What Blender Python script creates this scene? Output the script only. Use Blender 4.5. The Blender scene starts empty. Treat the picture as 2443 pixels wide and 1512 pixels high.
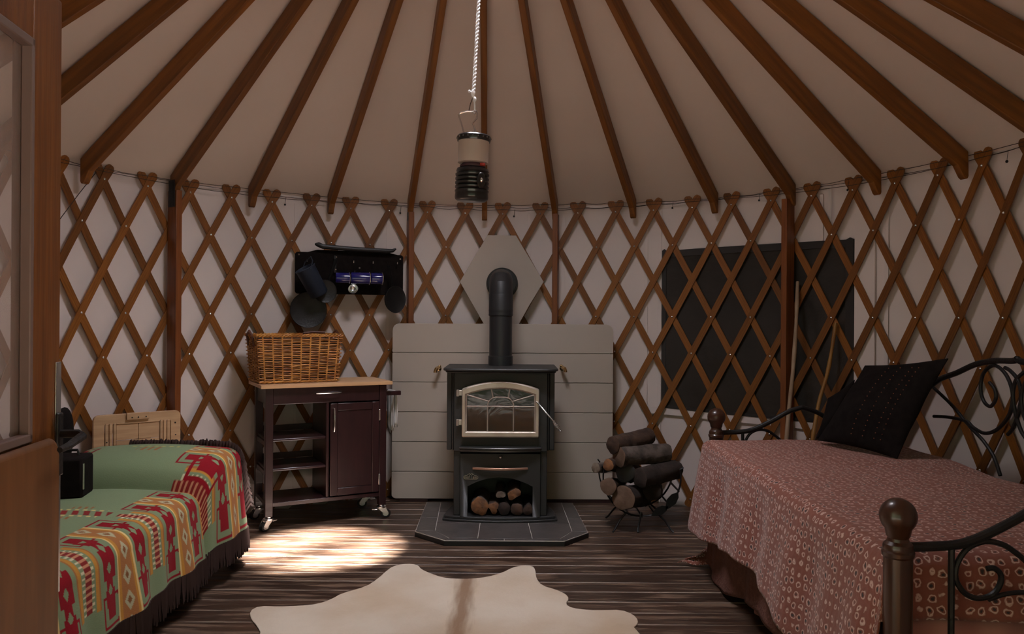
import bpy, bmesh, math, random
import numpy as np
from mathutils import Vector, Matrix, noise
random.seed(7)
C = bpy.context.scene.collection
PI = math.pi
V = Vector

# ------------------------------------------------------------------ camera
FPX = 1894.1
CAM = V((0.0813, -3.368, 1.281)); ROLL = 0.0064; PITCH = 0.0014
cd = bpy.data.cameras.new('camera'); cam = bpy.data.objects.new('camera', cd); C.objects.link(cam)
cd.sensor_width = 36; cd.lens = FPX / 2443 * 36; cd.clip_start = 0.02
CM = Matrix.Rotation(PI/2 + PITCH, 4, 'X') @ Matrix.Rotation(ROLL, 4, 'Z')
cam.matrix_world = Matrix.Translation(CAM) @ CM
bpy.context.scene.camera = cam
# ------------------------------------------------------------------ world, sun, light
sc = bpy.context.scene
sc.view_settings.view_transform = 'Standard'; sc.view_settings.look = 'None'
sc.view_settings.gamma = 1; sc.view_settings.use_curve_mapping = False
sc.view_settings.exposure = 1.25
w = bpy.data.worlds.new('sky'); sc.world = w; w.use_nodes = True
bg = w.node_tree.nodes['Background']; bg.inputs[0].default_value = (0.95, 0.93, 1.0, 1); bg.inputs[1].default_value = 11.0
# hazy sky: brighter round the sun
_n = w.node_tree.nodes; _l = w.node_tree.links; _tc = _n.new('ShaderNodeTexCoord'); _d = _n.new('ShaderNodeVectorMath'); _d.operation = 'DOT_PRODUCT'
_d.inputs[1].default_value = V((0.93, -1.04, 3.45)).normalized(); _l.new(_tc.outputs['Generated'], _d.inputs[0])
_m = _n.new('ShaderNodeMath'); _m.operation = 'MAXIMUM'; _m.inputs[1].default_value = 0; _l.new(_d.outputs['Value'], _m.inputs[0])
_p = _n.new('ShaderNodeMath'); _p.operation = 'POWER'; _p.inputs[1].default_value = 2.5; _l.new(_m.outputs[0], _p.inputs[0])
_a = _n.new('ShaderNodeMath'); _a.operation = 'MULTIPLY_ADD'; _a.inputs[1].default_value = 29; _a.inputs[2].default_value = 4; _l.new(_p.outputs[0], _a.inputs[0]); _l.new(_a.outputs[0], bg.inputs[1])
sl = bpy.data.lights.new('sun', 'SUN'); sl.energy = 52; sl.angle = math.radians(3.2); sl.color = (1, .96, .92)
so = bpy.data.objects.new('sun', sl); C.objects.link(so)
so.rotation_euler = V((-0.93, 1.04, -3.45)).to_track_quat('-Z', 'Y').to_euler()
def portal(name, loc, rot, sx, sy):
    l = bpy.data.lights.new(name, 'AREA'); l.shape = 'RECTANGLE'; l.size = sx; l.size_y = sy; l.cycles.is_portal = True
    o = bpy.data.objects.new(name, l); C.objects.link(o); o.location = loc; o.rotation_euler = rot
portal('dome_portal', (-.06, 0, 3.62), (0, 0, 0), .95, .95)
portal('doorway_portal', (0, -2.36, 1.05), (PI/2, 0, 0), 1.85, 2.1)

# ------------------------------------------------------------------ helpers
def at(px, py, d):
    """world point seen at photograph pixel (px, py) at depth d in front of the camera position"""
    a = (px - 1221.5) / FPX; b = (py - 756) / FPX
    v = CM.to_3x3() @ V((a, -b, -1)); v *= d / v.y
    return CAM + v
def onx(px, py, x):
    a = (px - 1221.5) / FPX; b = (py - 756) / FPX
    v = CM.to_3x3() @ V((a, -b, -1)); v *= (x - CAM.x) / v.x
    return CAM + v
def fl(px, py, z=0):
    a = (px - 1221.5) / FPX; b = (py - 756) / FPX
    v = CM.to_3x3() @ V((a, -b, -1)); v *= (z - CAM.z) / v.z
    return CAM + v
def frame(o, x, y, z):
    m = Matrix.Identity(4)
    for i, a in enumerate((x, y, z)):
        for j in range(3): m[j][i] = a[j]
    for j in range(3): m[j][3] = o[j]
    return m
def axis_frame(p0, p1, up=V((0, 0, 1))):
    x = (p1 - p0).normalized()
    y = up.cross(x)
    if y.length < 1e-4: y = V((0, 1, 0)).cross(x)
    y.normalize(); z = x.cross(y)
    return frame(p0, x, y, z)

RX = Matrix.Rotation(PI/2, 4, 'X')
class MB:
    def __init__(s, M=None): s.v = []; s.f = []; s.mi = []; s.M = M or Matrix.Identity(4); s.m = 0; s.uv = {}
    def add(s, vs, fs, T=None, uv=None):
        M = s.M @ T if T else s.M; n = len(s.v)
        s.v += [M @ V(p) for p in vs]
        for k, f in enumerate(fs):
            if uv: s.uv[len(s.f)] = [uv[i] for i in f]
            s.f.append([n + i for i in f]); s.mi.append(s.m)
        return s
    def box(s, a, b, T=None):
        x0, y0, z0 = a; x1, y1, z1 = b
        return s.add([(x0,y0,z0),(x1,y0,z0),(x1,y1,z0),(x0,y1,z0),(x0,y0,z1),(x1,y0,z1),(x1,y1,z1),(x0,y1,z1)],
              [(0,3,2,1),(4,5,6,7),(0,1,5,4),(1,2,6,5),(2,3,7,6),(3,0,4,7)], T)
    def tube(s, pts, r, n=8, closed=False, T=None, flat=1.0, caps=True):
        pts = [V(p) for p in pts]; N = len(pts)
        if N < 2: return s
        rs = r if isinstance(r, (list, tuple)) else [r]*N
        vs = []; prev = None
        for i, p in enumerate(pts):
            if closed: t = pts[(i+1) % N] - pts[i-1]
            else: t = pts[min(i+1, N-1)] - pts[max(i-1, 0)]
            if t.length < 1e-9: t = V((0, 0, 1))
            t.normalize()
            if prev is None:
                a = V((0, 0, 1)) if abs(t.z) < .9 else V((1, 0, 0))
                u = t.cross(a).normalized()
            else:
                u = prev - t * prev.dot(t)
                u = u.normalized() if u.length > 1e-6 else t.orthogonal().normalized()
            prev = u; w_ = t.cross(u)
            for k in range(n):
                an = 2*PI*k/n
                vs.append(p + u*math.cos(an)*rs[i] + w_*math.sin(an)*rs[i]*flat)
        fs = []
        for i in range(N if closed else N-1):
            j = (i+1) % N
            for k in range(n): l = (k+1) % n; fs.append((i*n+k, i*n+l, j*n+l, j*n+k))
        if caps and not closed: fs.append(tuple(range(n-1, -1, -1))); fs.append(tuple((N-1)*n+k for k in range(n)))
        return s.add(vs, fs, T)
    def lathe(s, prof, n=20, T=None, sx=1, sy=1, caps=True):
        vs = []; fs = []
        for r, z in prof:
            for k in range(n):
                a = 2*PI*k/n; vs.append((r*math.cos(a)*sx, r*math.sin(a)*sy, z))
        for i in range(len(prof)-1):
            for k in range(n):
                l = (k+1) % n; fs.append((i*n+k, i*n+l, (i+1)*n+l, (i+1)*n+k))
        caps = caps and prof[0] != prof[-1]
        if caps and prof[0][0] > 1e-5: fs.append(tuple(range(n-1, -1, -1)))
        if caps and prof[-1][0] > 1e-5: fs.append(tuple((len(prof)-1)*n+k for k in range(n)))
        return s.add(vs, fs, T)
    def prism(s, poly, h0, h1, T=None):
        n = len(poly); vs = [(x, y, h0) for x, y in poly] + [(x, y, h1) for x, y in poly]
        fs = [tuple(range(n-1, -1, -1)), tuple(range(n, 2*n))] + [(i, (i+1) % n, n+(i+1) % n, n+i) for i in range(n)]
        return s.add(vs, fs, T)
    def ring(s, outer, inner, h0, h1, T=None):
        n = len(outer)
        vs = [(x, y, h) for h in (h0, h1) for p in (outer, inner) for x, y in p]
        fs = []
        for i in range(n):
            j = (i+1) % n
            fs += [(i, n+i, n+j, j), (2*n+i, 2*n+j, 3*n+j, 3*n+i), (i, j, 2*n+j, 2*n+i), (n+i, 3*n+i, 3*n+j, n+j)]
        return s.add(vs, fs, T)
    def sphere(s, c, r, n=10, m=7, sc_=(1, 1, 1)):
        prof = [(max(1e-6, r*math.sin(PI*i/m)), -r*math.cos(PI*i/m)) for i in range(m+1)]
        return s.lathe(prof, n, Matrix.Translation(c) @ Matrix.Diagonal((*sc_, 1)))

def wm(o):
    M = o.matrix_basis.copy()
    return wm(o.parent) @ M if o.parent else M
def obj(name, mb, mat, parent=None, bevel=0, smooth=35, cat=None, label=None, group=None, kind=None, origin=None):
    me = bpy.data.meshes.new(name)
    vs = mb.v; base = Matrix.Identity(4)
    if parent is not None: base = wm(parent)
    elif origin is not None: base = Matrix.Translation(origin)
    inv = base.inverted()
    me.from_pydata([inv @ p for p in vs], [], mb.f)
    mats = mat if isinstance(mat, (list, tuple)) else [mat]
    for m in mats: me.materials.append(m)
    me.polygons.foreach_set('material_index', mb.mi)
    if mb.uv:
        ul = me.uv_layers.new(name='UVMap')
        for p in me.polygons:
            if p.index in mb.uv:
                for li, uvc in zip(p.loop_indices, mb.uv[p.index]): ul.data[li].uv = uvc
    me.validate(); me.update()
    bm = bmesh.new(); bm.from_mesh(me); bmesh.ops.recalc_face_normals(bm, faces=bm.faces); bm.to_mesh(me); bm.free()
    if smooth:
        me.polygons.foreach_set('use_smooth', [True]*len(me.polygons)); me.set_sharp_from_angle(angle=math.radians(smooth))
    o = bpy.data.objects.new(name, me); C.objects.link(o)
    if parent is not None: o.parent = parent
    elif origin is not None: o.location = origin
    if bevel:
        b = o.modifiers.new('bevel', 'BEVEL'); b.width = bevel; b.segments = 2; b.limit_method = 'ANGLE'; b.angle_limit = math.radians(40)
    tag(o, label, cat, group, kind)
    return o
def tag(o, label=None, cat=None, group=None, kind=None):
    if label: o['label'] = label
    if cat: o['category'] = cat
    if group: o['group'] = group
    if kind: o['kind'] = kind
    return o
def thing(name, label, cat, loc=(0, 0, 0), rotz=0, group=None):
    o = bpy.data.objects.new(name, None); C.objects.link(o); o.location = loc; o.rotation_euler = (0, 0, rotz)
    o.empty_display_size = .05
    return tag(o, label, cat, group)
def struct(name, mb, mat, **k): return obj(name, mb, mat, kind='structure', **k)

# ------------------------------------------------------------------ materials
def mat(name, col, rough=.6, metal=0, col2=None, scale=6, stretch=(1, 1, 1), bump=0, bscale=None, rand=0, coords='Object', detail=4, spec=.5, coat=0, w2=None, sheen=0, emit=None, sharp=None):
    m = bpy.data.materials.new(name); m.use_nodes = True; nt = m.node_tree; N = nt.nodes; L = nt.links
    b = N['Principled BSDF']; b.inputs['Roughness'].default_value = rough; b.inputs['Metallic'].default_value = metal
    b.inputs['Specular IOR Level'].default_value = spec; b.inputs['Coat Weight'].default_value = coat
    b.inputs['Sheen Weight'].default_value = sheen
    b.inputs['Base Color'].default_value = (*col, 1)
    out = None
    tc = N.new('ShaderNodeTexCoord'); mp = N.new('ShaderNodeMapping'); mp.inputs['Scale'].default_value = stretch
    L.new(tc.outputs[coords], mp.inputs['Vector'])
    if col2:
        nz = N.new('ShaderNodeTexNoise'); nz.inputs['Scale'].default_value = scale; nz.inputs['Detail'].default_value = detail
        L.new(mp.outputs[0], nz.inputs['Vector'])
        r = N.new('ShaderNodeValToRGB'); r.color_ramp.elements[0].color = (*col, 1); r.color_ramp.elements[1].color = (*col2, 1)
        lo, hi = sharp or (.33, .67)
        r.color_ramp.elements[0].position = lo; r.color_ramp.elements[1].position = hi
        L.new(nz.outputs['Fac'], r.inputs[0]); out = r.outputs[0]
    if rand:
        oi = N.new('ShaderNodeObjectInfo'); hs = N.new('ShaderNodeHueSaturation')
        mr = N.new('ShaderNodeMapRange'); mr.inputs[3].default_value = 1-rand; mr.inputs[4].default_value = 1+rand
        L.new(oi.outputs['Random'], mr.inputs[0]); L.new(mr.outputs[0], hs.inputs['Value'])
        if out: L.new(out, hs.inputs['Color'])
        else: hs.inputs['Color'].default_value = (*col, 1)
        out = hs.outputs[0]
    if out: L.new(out, b.inputs['Base Color'])
    if bump:
        n2 = N.new('ShaderNodeTexNoise'); n2.inputs['Scale'].default_value = bscale or scale*3; n2.inputs['Detail'].default_value = 5
        L.new(mp.outputs[0], n2.inputs['Vector'])
        bp = N.new('ShaderNodeBump'); bp.inputs['Strength'].default_value = bump; bp.inputs['Distance'].default_value = .01
        L.new(n2.outputs['Fac'], bp.inputs['Height']); L.new(bp.outputs[0], b.inputs['Normal'])
    return m
M = {}
M['canvas'] = mat('canvas', (.75, .66, .62), .85, col2=(.69, .60, .565), scale=1.3, bump=.35, bscale=2.2, stretch=(1, 1, .45))
M['roof_canvas'] = mat('roof_canvas', (.82, .70, .625), .85, col2=(.76, .645, .575), scale=1.0, bump=.15, bscale=1.5)
M['slat'] = mat('slat_wood', (.15, .049, .007), .5, col2=(.25, .090, .013), scale=7, stretch=(1, 22, 1), coords='UV', rand=.28, bump=.1)
M['rafter'] = mat('rafter_wood', (.145, .048, .006), .5, col2=(.25, .088, .011), scale=2.5, stretch=(1, 14, 14), rand=.15, bump=.1)
M['post'] = mat('post_wood', (.15, .042, .009), .45, col2=(.24, .074, .015), scale=3, stretch=(14, 14, 1), rand=.1, bump=.1)
M['door_wood'] = mat('door_wood', (.21, .072, .012), .4, col2=(.115, .034, .005), scale=3, stretch=(16, 16, .8), bump=.1)
M['kick'] = mat('kick_panel_wood', (.19, .075, .021), .5, col2=(.13, .05, .013), scale=3, stretch=(10, 10, .8))
M['door_edge'] = mat('door_edge', (.17, .115, .10), .5)
M['espresso'] = mat('espresso', (.020, .007, .008), .32, col2=(.032, .011, .012), scale=4, stretch=(8, 8, 1), coat=.2)
M['beech'] = mat('beech', (.62, .38, .20), .45, col2=(.55, .32, .16), scale=3, stretch=(1, 12, 12))
M['bamboo'] = mat('bamboo', (.56, .36, .20), .5, col2=(.44, .27, .14), scale=3, stretch=(1.5, 1.5, 14), rand=.1, bump=.08)
M['chrome'] = mat('chrome', (.80, .81, .82), .26, 1)
M['nickel'] = mat('nickel', (.60, .55, .47), .33, 1)
M['brass'] = mat('brass', (.70, .52, .28), .2, 1)
M['iron'] = mat('iron', (.012, .011, .011), .45, .3, bump=.2, bscale=80)
M['stove'] = mat('stove_paint', (.027, .0265, .0265), .5, .2, bump=.05, bscale=150)
M['stovelip'] = mat('stove_lip', (.10, .10, .10), .3, .7)
M['nickelframe'] = mat('nickel_frame', (.50, .44, .37), .38, .55, col2=(.40, .33, .27), scale=8)
M['copper'] = mat('copper', (.42, .24, .17), .35, .7)
M['pipe'] = mat('pipe_paint', (.022, .022, .023), .42, .2)
M['board'] = mat('backboard', (.43, .37, .31), .6, col2=(.46, .395, .335), scale=2)
M['tile'] = mat('tile', (.055, .048, .046), .35, col2=(.085, .072, .068), scale=14, rand=.15, bump=.1)
M['grout'] = mat('grout', (.42, .38, .34), .8)
M['black'] = mat('black', (.008, .007, .007), .5)
M['blackcloth'] = mat('black_cloth', (.006, .004, .004), .9, col2=(.011, .008, .007), scale=30, spec=.12)
M['castiron'] = mat('cast_iron', (.005, .0045, .0045), .65, spec=.12)
M['slate'] = mat('slate_enamel', (.016, .022, .036), .55, col2=(.024, .031, .047), scale=6, spec=.25)
M['blue'] = mat('blue_enamel', (.012, .012, .13), .15, coat=.5)
M['white'] = mat('white', (.75, .74, .72), .5)
M['rope'] = mat('rope', (.93, .94, .97), .6)
M['lantern'] = mat('lantern_black', (.014, .013, .013), .28, coat=.3)
M['frost'] = mat('frosted', (.50, .42, .37), .5)
M['purple'] = mat('purple_plastic', (.07, .035, .045), .35)
M['red'] = mat('red_plastic', (.35, .02, .01), .4)
M['wicker'] = mat('wicker', (.33, .115, .018), .5, col2=(.66, .31, .07), scale=16, bump=.2, bscale=60)
M['wickerdark'] = mat('wicker_handle', (.12, .04, .02), .5)
M['bark'] = mat('bark', (.028, .015, .010), .9, col2=(.085, .045, .027), scale=14, bump=.8, bscale=22, rand=.25)
M['greybark'] = mat('grey_bark', (.04, .029, .023), .9, col2=(.13, .10, .082), scale=16, bump=.9, bscale=25)
M['darkbark'] = mat('dark_bark', (.015, .009, .007), .9, col2=(.04, .024, .018), scale=12, bump=.8, bscale=20)
M['endgrain'] = mat('end_grain', (.09, .05, .03), .85, col2=(.14, .085, .055), scale=22, bump=.4, bscale=25, rand=.2)
M['endorange'] = mat('end_orange', (.26, .11, .038), .85, col2=(.11, .05, .024), scale=26, bump=.5, bscale=40)
M['endpale'] = mat('end_pale', (.17, .13, .095), .85, col2=(.09, .064, .048), scale=22)
M['winframe'] = mat('window_band', (.022, .018, .016), .6)
M['fringe'] = mat('fringe', (.035, .014, .010), .9)
M['skirt'] = mat('bed_skirt', (.42, .19, .16), .85, col2=(.36, .15, .12), scale=3, bump=.3, bscale=6)
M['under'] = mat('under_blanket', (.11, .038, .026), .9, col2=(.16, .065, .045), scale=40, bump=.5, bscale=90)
M['posttwood'] = mat('bed_post_wood', (.034, .011, .0045), .35, col2=(.05, .016, .006), scale=3, stretch=(8, 8, 1), coat=.3)
M['stick_pale'] = mat('stick_pale', (.26, .165, .10), .7, col2=(.34, .24, .155), scale=10)
M['stick_gold'] = mat('stick_gold', (.33, .16, .03), .45, col2=(.22, .09, .015), scale=9, coat=.2)
M['cord'] = mat('dark_cord', (.035, .022, .018), .7)
M['cable'] = mat('steel_cable', (.07, .05, .04), .5, .5)
M['ground'] = mat('ground', (.03, .027, .02), .9, col2=(.045, .04, .028), scale=2)

def floor_mat():
    m = mat('floor_boards', (.024, .0125, .008), .38, col2=(.058, .031, .019), scale=2.2, stretch=(1.2, 14, 1), rand=.22, detail=6)
    nt = m.node_tree; N = nt.nodes; L = nt.links; b = N['Principled BSDF']
    tc = N.new('ShaderNodeTexCoord'); oi = N.new('ShaderNodeObjectInfo')
    mp = N.new('ShaderNodeMapping'); mp.inputs['Scale'].default_value = (1, 9, 1); L.new(tc.outputs['Object'], mp.inputs[0])
    off = N.new('ShaderNodeVectorMath'); off.operation = 'ADD'; sc2 = N.new('ShaderNodeVectorMath'); sc2.operation = 'SCALE'
    sc2.inputs['Scale'].default_value = 37
    cx = N.new('ShaderNodeCombineXYZ'); L.new(oi.outputs['Random'], cx.inputs[0]); L.new(oi.outputs['Random'], cx.inputs[2]); L.new(cx.outputs[0], sc2.inputs[0])
    L.new(mp.outputs[0], off.inputs[0]); L.new(sc2.outputs[0], off.inputs[1])
    nz = N.new('ShaderNodeTexNoise'); nz.inputs['Scale'].default_value = 3.2; nz.inputs['Detail'].default_value = 9; nz.inputs['Roughness'].default_value = .68
    L.new(off.outputs[0], nz.inputs['Vector'])
    r = N.new('ShaderNodeValToRGB'); r.color_ramp.elements[0].position = .50; r.color_ramp.elements[0].color = (0, 0, 0, 1)
    r.color_ramp.elements[1].position = .62; r.color_ramp.elements[1].color = (1, 1, 1, 1); L.new(nz.outputs['Fac'], r.inputs[0])
    mx = N.new('ShaderNodeMix'); mx.data_type = 'RGBA'; L.new(r.outputs[0], mx.inputs['Factor'])
    src = b.inputs['Base Color'].links[0].from_socket
    L.new(src, mx.inputs['A']); mx.inputs['B'].default_value = (.16, .098, .062, 1)
    L.new(mx.outputs['Result'], b.inputs['Base Color'])
    bp = N.new('ShaderNodeBump'); bp.inputs['Strength'].default_value = .35; bp.inputs['Distance'].default_value = .006
    L.new(nz.outputs['Fac'], bp.inputs['Height']); L.new(bp.outputs[0], b.inputs['Normal'])
    mr = N.new('ShaderNodeMapRange'); mr.inputs[1].default_value = .35; mr.inputs[2].default_value = .7; mr.inputs[3].default_value = .28; mr.inputs[4].default_value = .62
    L.new(nz.outputs['Fac'], mr.inputs[0]); L.new(mr.outputs[0], b.inputs['Roughness'])
    return m
M['floor'] = floor_mat()
def worn_glint_edges(m):  # pale board edges: worn paint plus reflected light painted along the rounding
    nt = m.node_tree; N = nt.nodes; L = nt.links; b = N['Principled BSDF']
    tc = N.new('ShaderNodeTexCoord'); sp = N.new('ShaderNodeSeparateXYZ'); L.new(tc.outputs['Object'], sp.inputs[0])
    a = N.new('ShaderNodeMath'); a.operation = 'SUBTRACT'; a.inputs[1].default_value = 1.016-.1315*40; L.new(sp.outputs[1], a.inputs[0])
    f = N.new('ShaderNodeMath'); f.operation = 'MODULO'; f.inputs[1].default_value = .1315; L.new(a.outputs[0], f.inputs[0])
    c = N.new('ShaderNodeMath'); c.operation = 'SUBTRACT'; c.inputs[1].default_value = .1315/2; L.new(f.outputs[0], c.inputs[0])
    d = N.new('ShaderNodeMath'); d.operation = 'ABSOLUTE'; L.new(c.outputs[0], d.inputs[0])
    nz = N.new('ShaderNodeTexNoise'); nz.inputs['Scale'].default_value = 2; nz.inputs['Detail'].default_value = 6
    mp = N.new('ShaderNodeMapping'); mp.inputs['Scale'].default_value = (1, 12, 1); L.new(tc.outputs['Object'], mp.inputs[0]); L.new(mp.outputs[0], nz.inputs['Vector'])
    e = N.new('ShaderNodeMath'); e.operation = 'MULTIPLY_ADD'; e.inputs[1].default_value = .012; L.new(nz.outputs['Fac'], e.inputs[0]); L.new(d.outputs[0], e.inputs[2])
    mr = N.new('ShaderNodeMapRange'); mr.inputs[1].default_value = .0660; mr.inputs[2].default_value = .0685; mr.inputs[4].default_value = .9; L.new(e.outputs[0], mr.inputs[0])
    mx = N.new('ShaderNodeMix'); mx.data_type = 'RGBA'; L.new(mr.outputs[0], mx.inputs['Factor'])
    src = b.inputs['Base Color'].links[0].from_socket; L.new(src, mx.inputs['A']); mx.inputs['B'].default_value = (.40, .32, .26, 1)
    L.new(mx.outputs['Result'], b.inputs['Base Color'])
worn_glint_edges(M['floor'])
M['flooredge'] = mat('floor_board_edge', (.30, .22, .17), .35)

def film_mat(name, tint, gloss, haze, hazecol, rough=.06, wrinkle=0):
    """clear pane or plastic film: see-through, a little haze of its own and a reflection"""
    m = bpy.data.materials.new(name); m.use_nodes = True; nt = m.node_tree; N = nt.nodes; L = nt.links; N.remove(N['Principled BSDF'])
    t = N.new('ShaderNodeBsdfTransparent'); t.inputs[0].default_value = (*tint, 1)
    g = N.new('ShaderNodeBsdfGlossy'); g.inputs['Roughness'].default_value = rough
    d = N.new('ShaderNodeBsdfDiffuse'); d.inputs[0].default_value = (*hazecol, 1)
    m1 = N.new('ShaderNodeMixShader'); m1.inputs[0].default_value = haze; L.new(t.outputs[0], m1.inputs[1]); L.new(d.outputs[0], m1.inputs[2])
    m2 = N.new('ShaderNodeMixShader'); fr = N.new('ShaderNodeFresnel'); fr.inputs[0].default_value = 1.5
    mu = N.new('ShaderNodeMath'); mu.operation = 'MULTIPLY'; mu.inputs[1].default_value = gloss; L.new(fr.outputs[0], mu.inputs[0])
    L.new(mu.outputs[0], m2.inputs[0]); L.new(m1.outputs[0], m2.inputs[1]); L.new(g.outputs[0], m2.inputs[2])
    if wrinkle:
        tc = N.new('ShaderNodeTexCoord'); nz = N.new('ShaderNodeTexNoise'); nz.inputs['Scale'].default_value = 5; nz.inputs['Detail'].default_value = 3
        nz.inputs['Distortion'].default_value = 1.5
        L.new(tc.outputs['Object'], nz.inputs['Vector']); bp = N.new('ShaderNodeBump'); bp.inputs['Strength'].default_value = wrinkle; bp.inputs['Distance'].default_value = .02
        L.new(nz.outputs['Fac'], bp.inputs['Height']); L.new(bp.outputs[0], g.inputs['Normal'])
    L.new(m2.outputs[0], N['Material Output'].inputs[0]); return m
M['glass'] = film_mat('door_glass', (.96, .93, .92), .22, .22, (.62, .52, .49), .12)
M['dome'] = film_mat('dome_acrylic', (.97, .97, .97), .5, .0, (1, 1, 1))
M['stoveglass'] = film_mat('stove_glass', (.30, .27, .25), .9, .35, (.05, .035, .028), .06, .05)
M['winfilm'] = mat('window_film', (.030, .027, .024), .18, col2=(.038, .034, .030), scale=3, bump=1.0, bscale=7, spec=.4)

def hide_mat():
    m = mat('cowhide', (.56, .475, .375), .75, col2=(.44, .33, .225), scale=2.2, sheen=.1, bump=.15, bscale=60, sharp=(.40, .70))
    nt = m.node_tree; N = nt.nodes; L = nt.links; b = N['Principled BSDF']
    tc = N.new('ShaderNodeTexCoord'); sp = N.new('ShaderNodeSeparateXYZ'); L.new(tc.outputs['Object'], sp.inputs[0])
    nz = N.new('ShaderNodeTexNoise'); nz.inputs['Scale'].default_value = 9; nz.inputs['Detail'].default_value = 6
    mpn = N.new('ShaderNodeMapping'); mpn.inputs['Scale'].default_value = (4, .6, 1); L.new(tc.outputs['Object'], mpn.inputs[0]); L.new(mpn.outputs[0], nz.inputs['Vector'])
    ab = N.new('ShaderNodeMath'); ab.operation = 'ABSOLUTE'; L.new(sp.outputs[0], ab.inputs[0])
    ad = N.new('ShaderNodeMath'); ad.operation = 'MULTIPLY_ADD'; L.new(nz.outputs['Fac'], ad.inputs[0]); ad.inputs[1].default_value = .075; L.new(ab.outputs[0], ad.inputs[2])
    mr = N.new('ShaderNodeMapRange'); mr.inputs[1].default_value = .048; mr.inputs[2].default_value = .098; mr.inputs[3].default_value = .85; mr.inputs[4].default_value = 0
    mr.clamp = True; L.new(ad.outputs[0], mr.inputs[0])
    mx = N.new('ShaderNodeMix'); mx.data_type = 'RGBA'; L.new(mr.outputs[0], mx.inputs['Factor'])
    src = b.inputs['Base Color'].links[0].from_socket; L.new(src, mx.inputs['A']); mx.inputs['B'].default_value = (.19, .095, .042, 1)
    L.new(mx.outputs['Result'], b.inputs['Base Color']); return m
M['hide'] = hide_mat()

def spread_mat():
    m = bpy.data.materials.new('bedspread'); m.use_nodes = True; nt = m.node_tree; N = nt.nodes; L = nt.links; b = N['Principled BSDF']
    b.inputs['Roughness'].default_value = .85; b.inputs['Sheen Weight'].default_value = .2
    tc = N.new('ShaderNodeTexCoord')
    vo = N.new('ShaderNodeTexVoronoi'); vo.inputs['Scale'].default_value = 30; vo.inputs['Randomness'].default_value = .35
    nz = N.new('ShaderNodeTexNoise'); nz.inputs['Scale'].default_value = 40; nz.inputs['Detail'].default_value = 2
    ad = N.new('ShaderNodeVectorMath'); ad.operation = 'MULTIPLY_ADD'; ad.inputs[1].default_value = (.020, .020, .020)
    L.new(nz.outputs['Color'], ad.inputs[0]); L.new(tc.outputs['UV'], ad.inputs[2]); L.new(tc.outputs['UV'], nz.inputs['Vector'])
    L.new(ad.outputs[0], vo.inputs['Vector'])
    r = N.new('ShaderNodeValToRGB'); e = r.color_ramp.elements
    e[0].position = 0; e[0].color = (.03, .018, .02, 1); e[1].position = 1; e[1].color = (.24, .072, .048, 1)
    for p, c in ((.13, (.03, .018, .02)), (.18, (.20, .065, .045)), (.23, (.215, .064, .044)), (.27, (.62, .42, .37)), (.33, (.48, .30, .25)), (.38, (.21, .06, .038))):
        q = e.new(p); q.color = (*c, 1)
    L.new(vo.outputs['Distance'], r.inputs[0])
    n2 = N.new('ShaderNodeTexNoise'); n2.inputs['Scale'].default_value = 2.5; L.new(tc.outputs['UV'], n2.inputs['Vector'])
    mx = N.new('ShaderNodeMix'); mx.data_type = 'RGBA'; L.new(n2.outputs['Fac'], mx.inputs['Factor'])
    L.new(r.outputs[0], mx.inputs['A']); mx.inputs['B'].default_value = (.36, .16, .13, 1)
    L.new(r.outputs[0], b.inputs['Base Color'])
    bp = N.new('ShaderNodeBump'); bp.inputs['Strength'].default_value = .6; bp.inputs['Distance'].default_value = .004
    L.new(vo.outputs['Distance'], bp.inputs['Height']); L.new(bp.outputs[0], b.inputs['Normal'])
    return m
M['spread'] = spread_mat()
def vcol_mat(name, rough=.85):
    m = bpy.data.materials.new(name); m.use_nodes = True; nt = m.node_tree; b = nt.nodes['Principled BSDF']
    b.inputs['Roughness'].default_value = rough; b.inputs['Sheen Weight'].default_value = .03; b.inputs['Specular IOR Level'].default_value = .2
    a = nt.nodes.new('ShaderNodeAttribute'); a.attribute_name = 'pattern'; nt.links.new(a.outputs['Color'], b.inputs['Base Color'])
    nz = nt.nodes.new('ShaderNodeTexNoise'); nz.inputs['Scale'].default_value = 160; bp = nt.nodes.new('ShaderNodeBump'); bp.inputs['Strength'].default_value = .25; bp.inputs['Distance'].default_value = .003
    nt.links.new(nz.outputs['Fac'], bp.inputs['Height']); nt.links.new(bp.outputs[0], b.inputs['Normal'])
    return m
M['green'] = vcol_mat('green_blanket')

# ================================================================== STRUCTURE
R = 2.44; RW = 2.475; D = .1127; TH0 = .0036; ZT = 2.042; DH = .2486
APEX = V((-.06, 0, 3.73)); DOOR = 2.74
def pol(r, th, z): return V((r*math.sin(th), r*math.cos(th), z))
# --- floor: every board a part
fb = MB(); fb.lathe([(0.001, -.10), (2.52, -.10), (2.52, -.035), (0.001, -.035)], 64)
floor = struct('floor', fb, M['black'])
PW = .1315; y = 1.016 + PW*11
k = 0
while y > -2.5:
    ya = y - PW; ym = (abs(ya) if abs(ya) > abs(y) else abs(y))
    hw = math.sqrt(max(.02, 2.5**2 - min(ym, 2.49)**2))
    mb = MB(); g = .0035
    mb.box((-hw, ya+g, -.035), (hw, y-g, 0.0 - random.random()*.0012))
    mb.m = 1
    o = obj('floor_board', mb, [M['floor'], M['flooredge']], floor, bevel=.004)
    y -= PW; k += 1
struct('doorway_light_blocker', MB().box((-2.2, -6.2, 2.42), (2.2, -2.56, 2.50)), M['door_wood'])  # unseen roof over the deck, added to cut daylight entering by the doorway
# outside deck the camera stands on, and the ground
struct('entrance_deck', MB().box((-1.6, -5.2, -.14), (1.6, -2.44, -.04)), M['door_wood'])
g = MB(); g.lathe([(0.001, -.6), (22, -.6), (22, -.55), (0.001, -.55)], 32); struct('ground', g, M['ground'])
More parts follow.
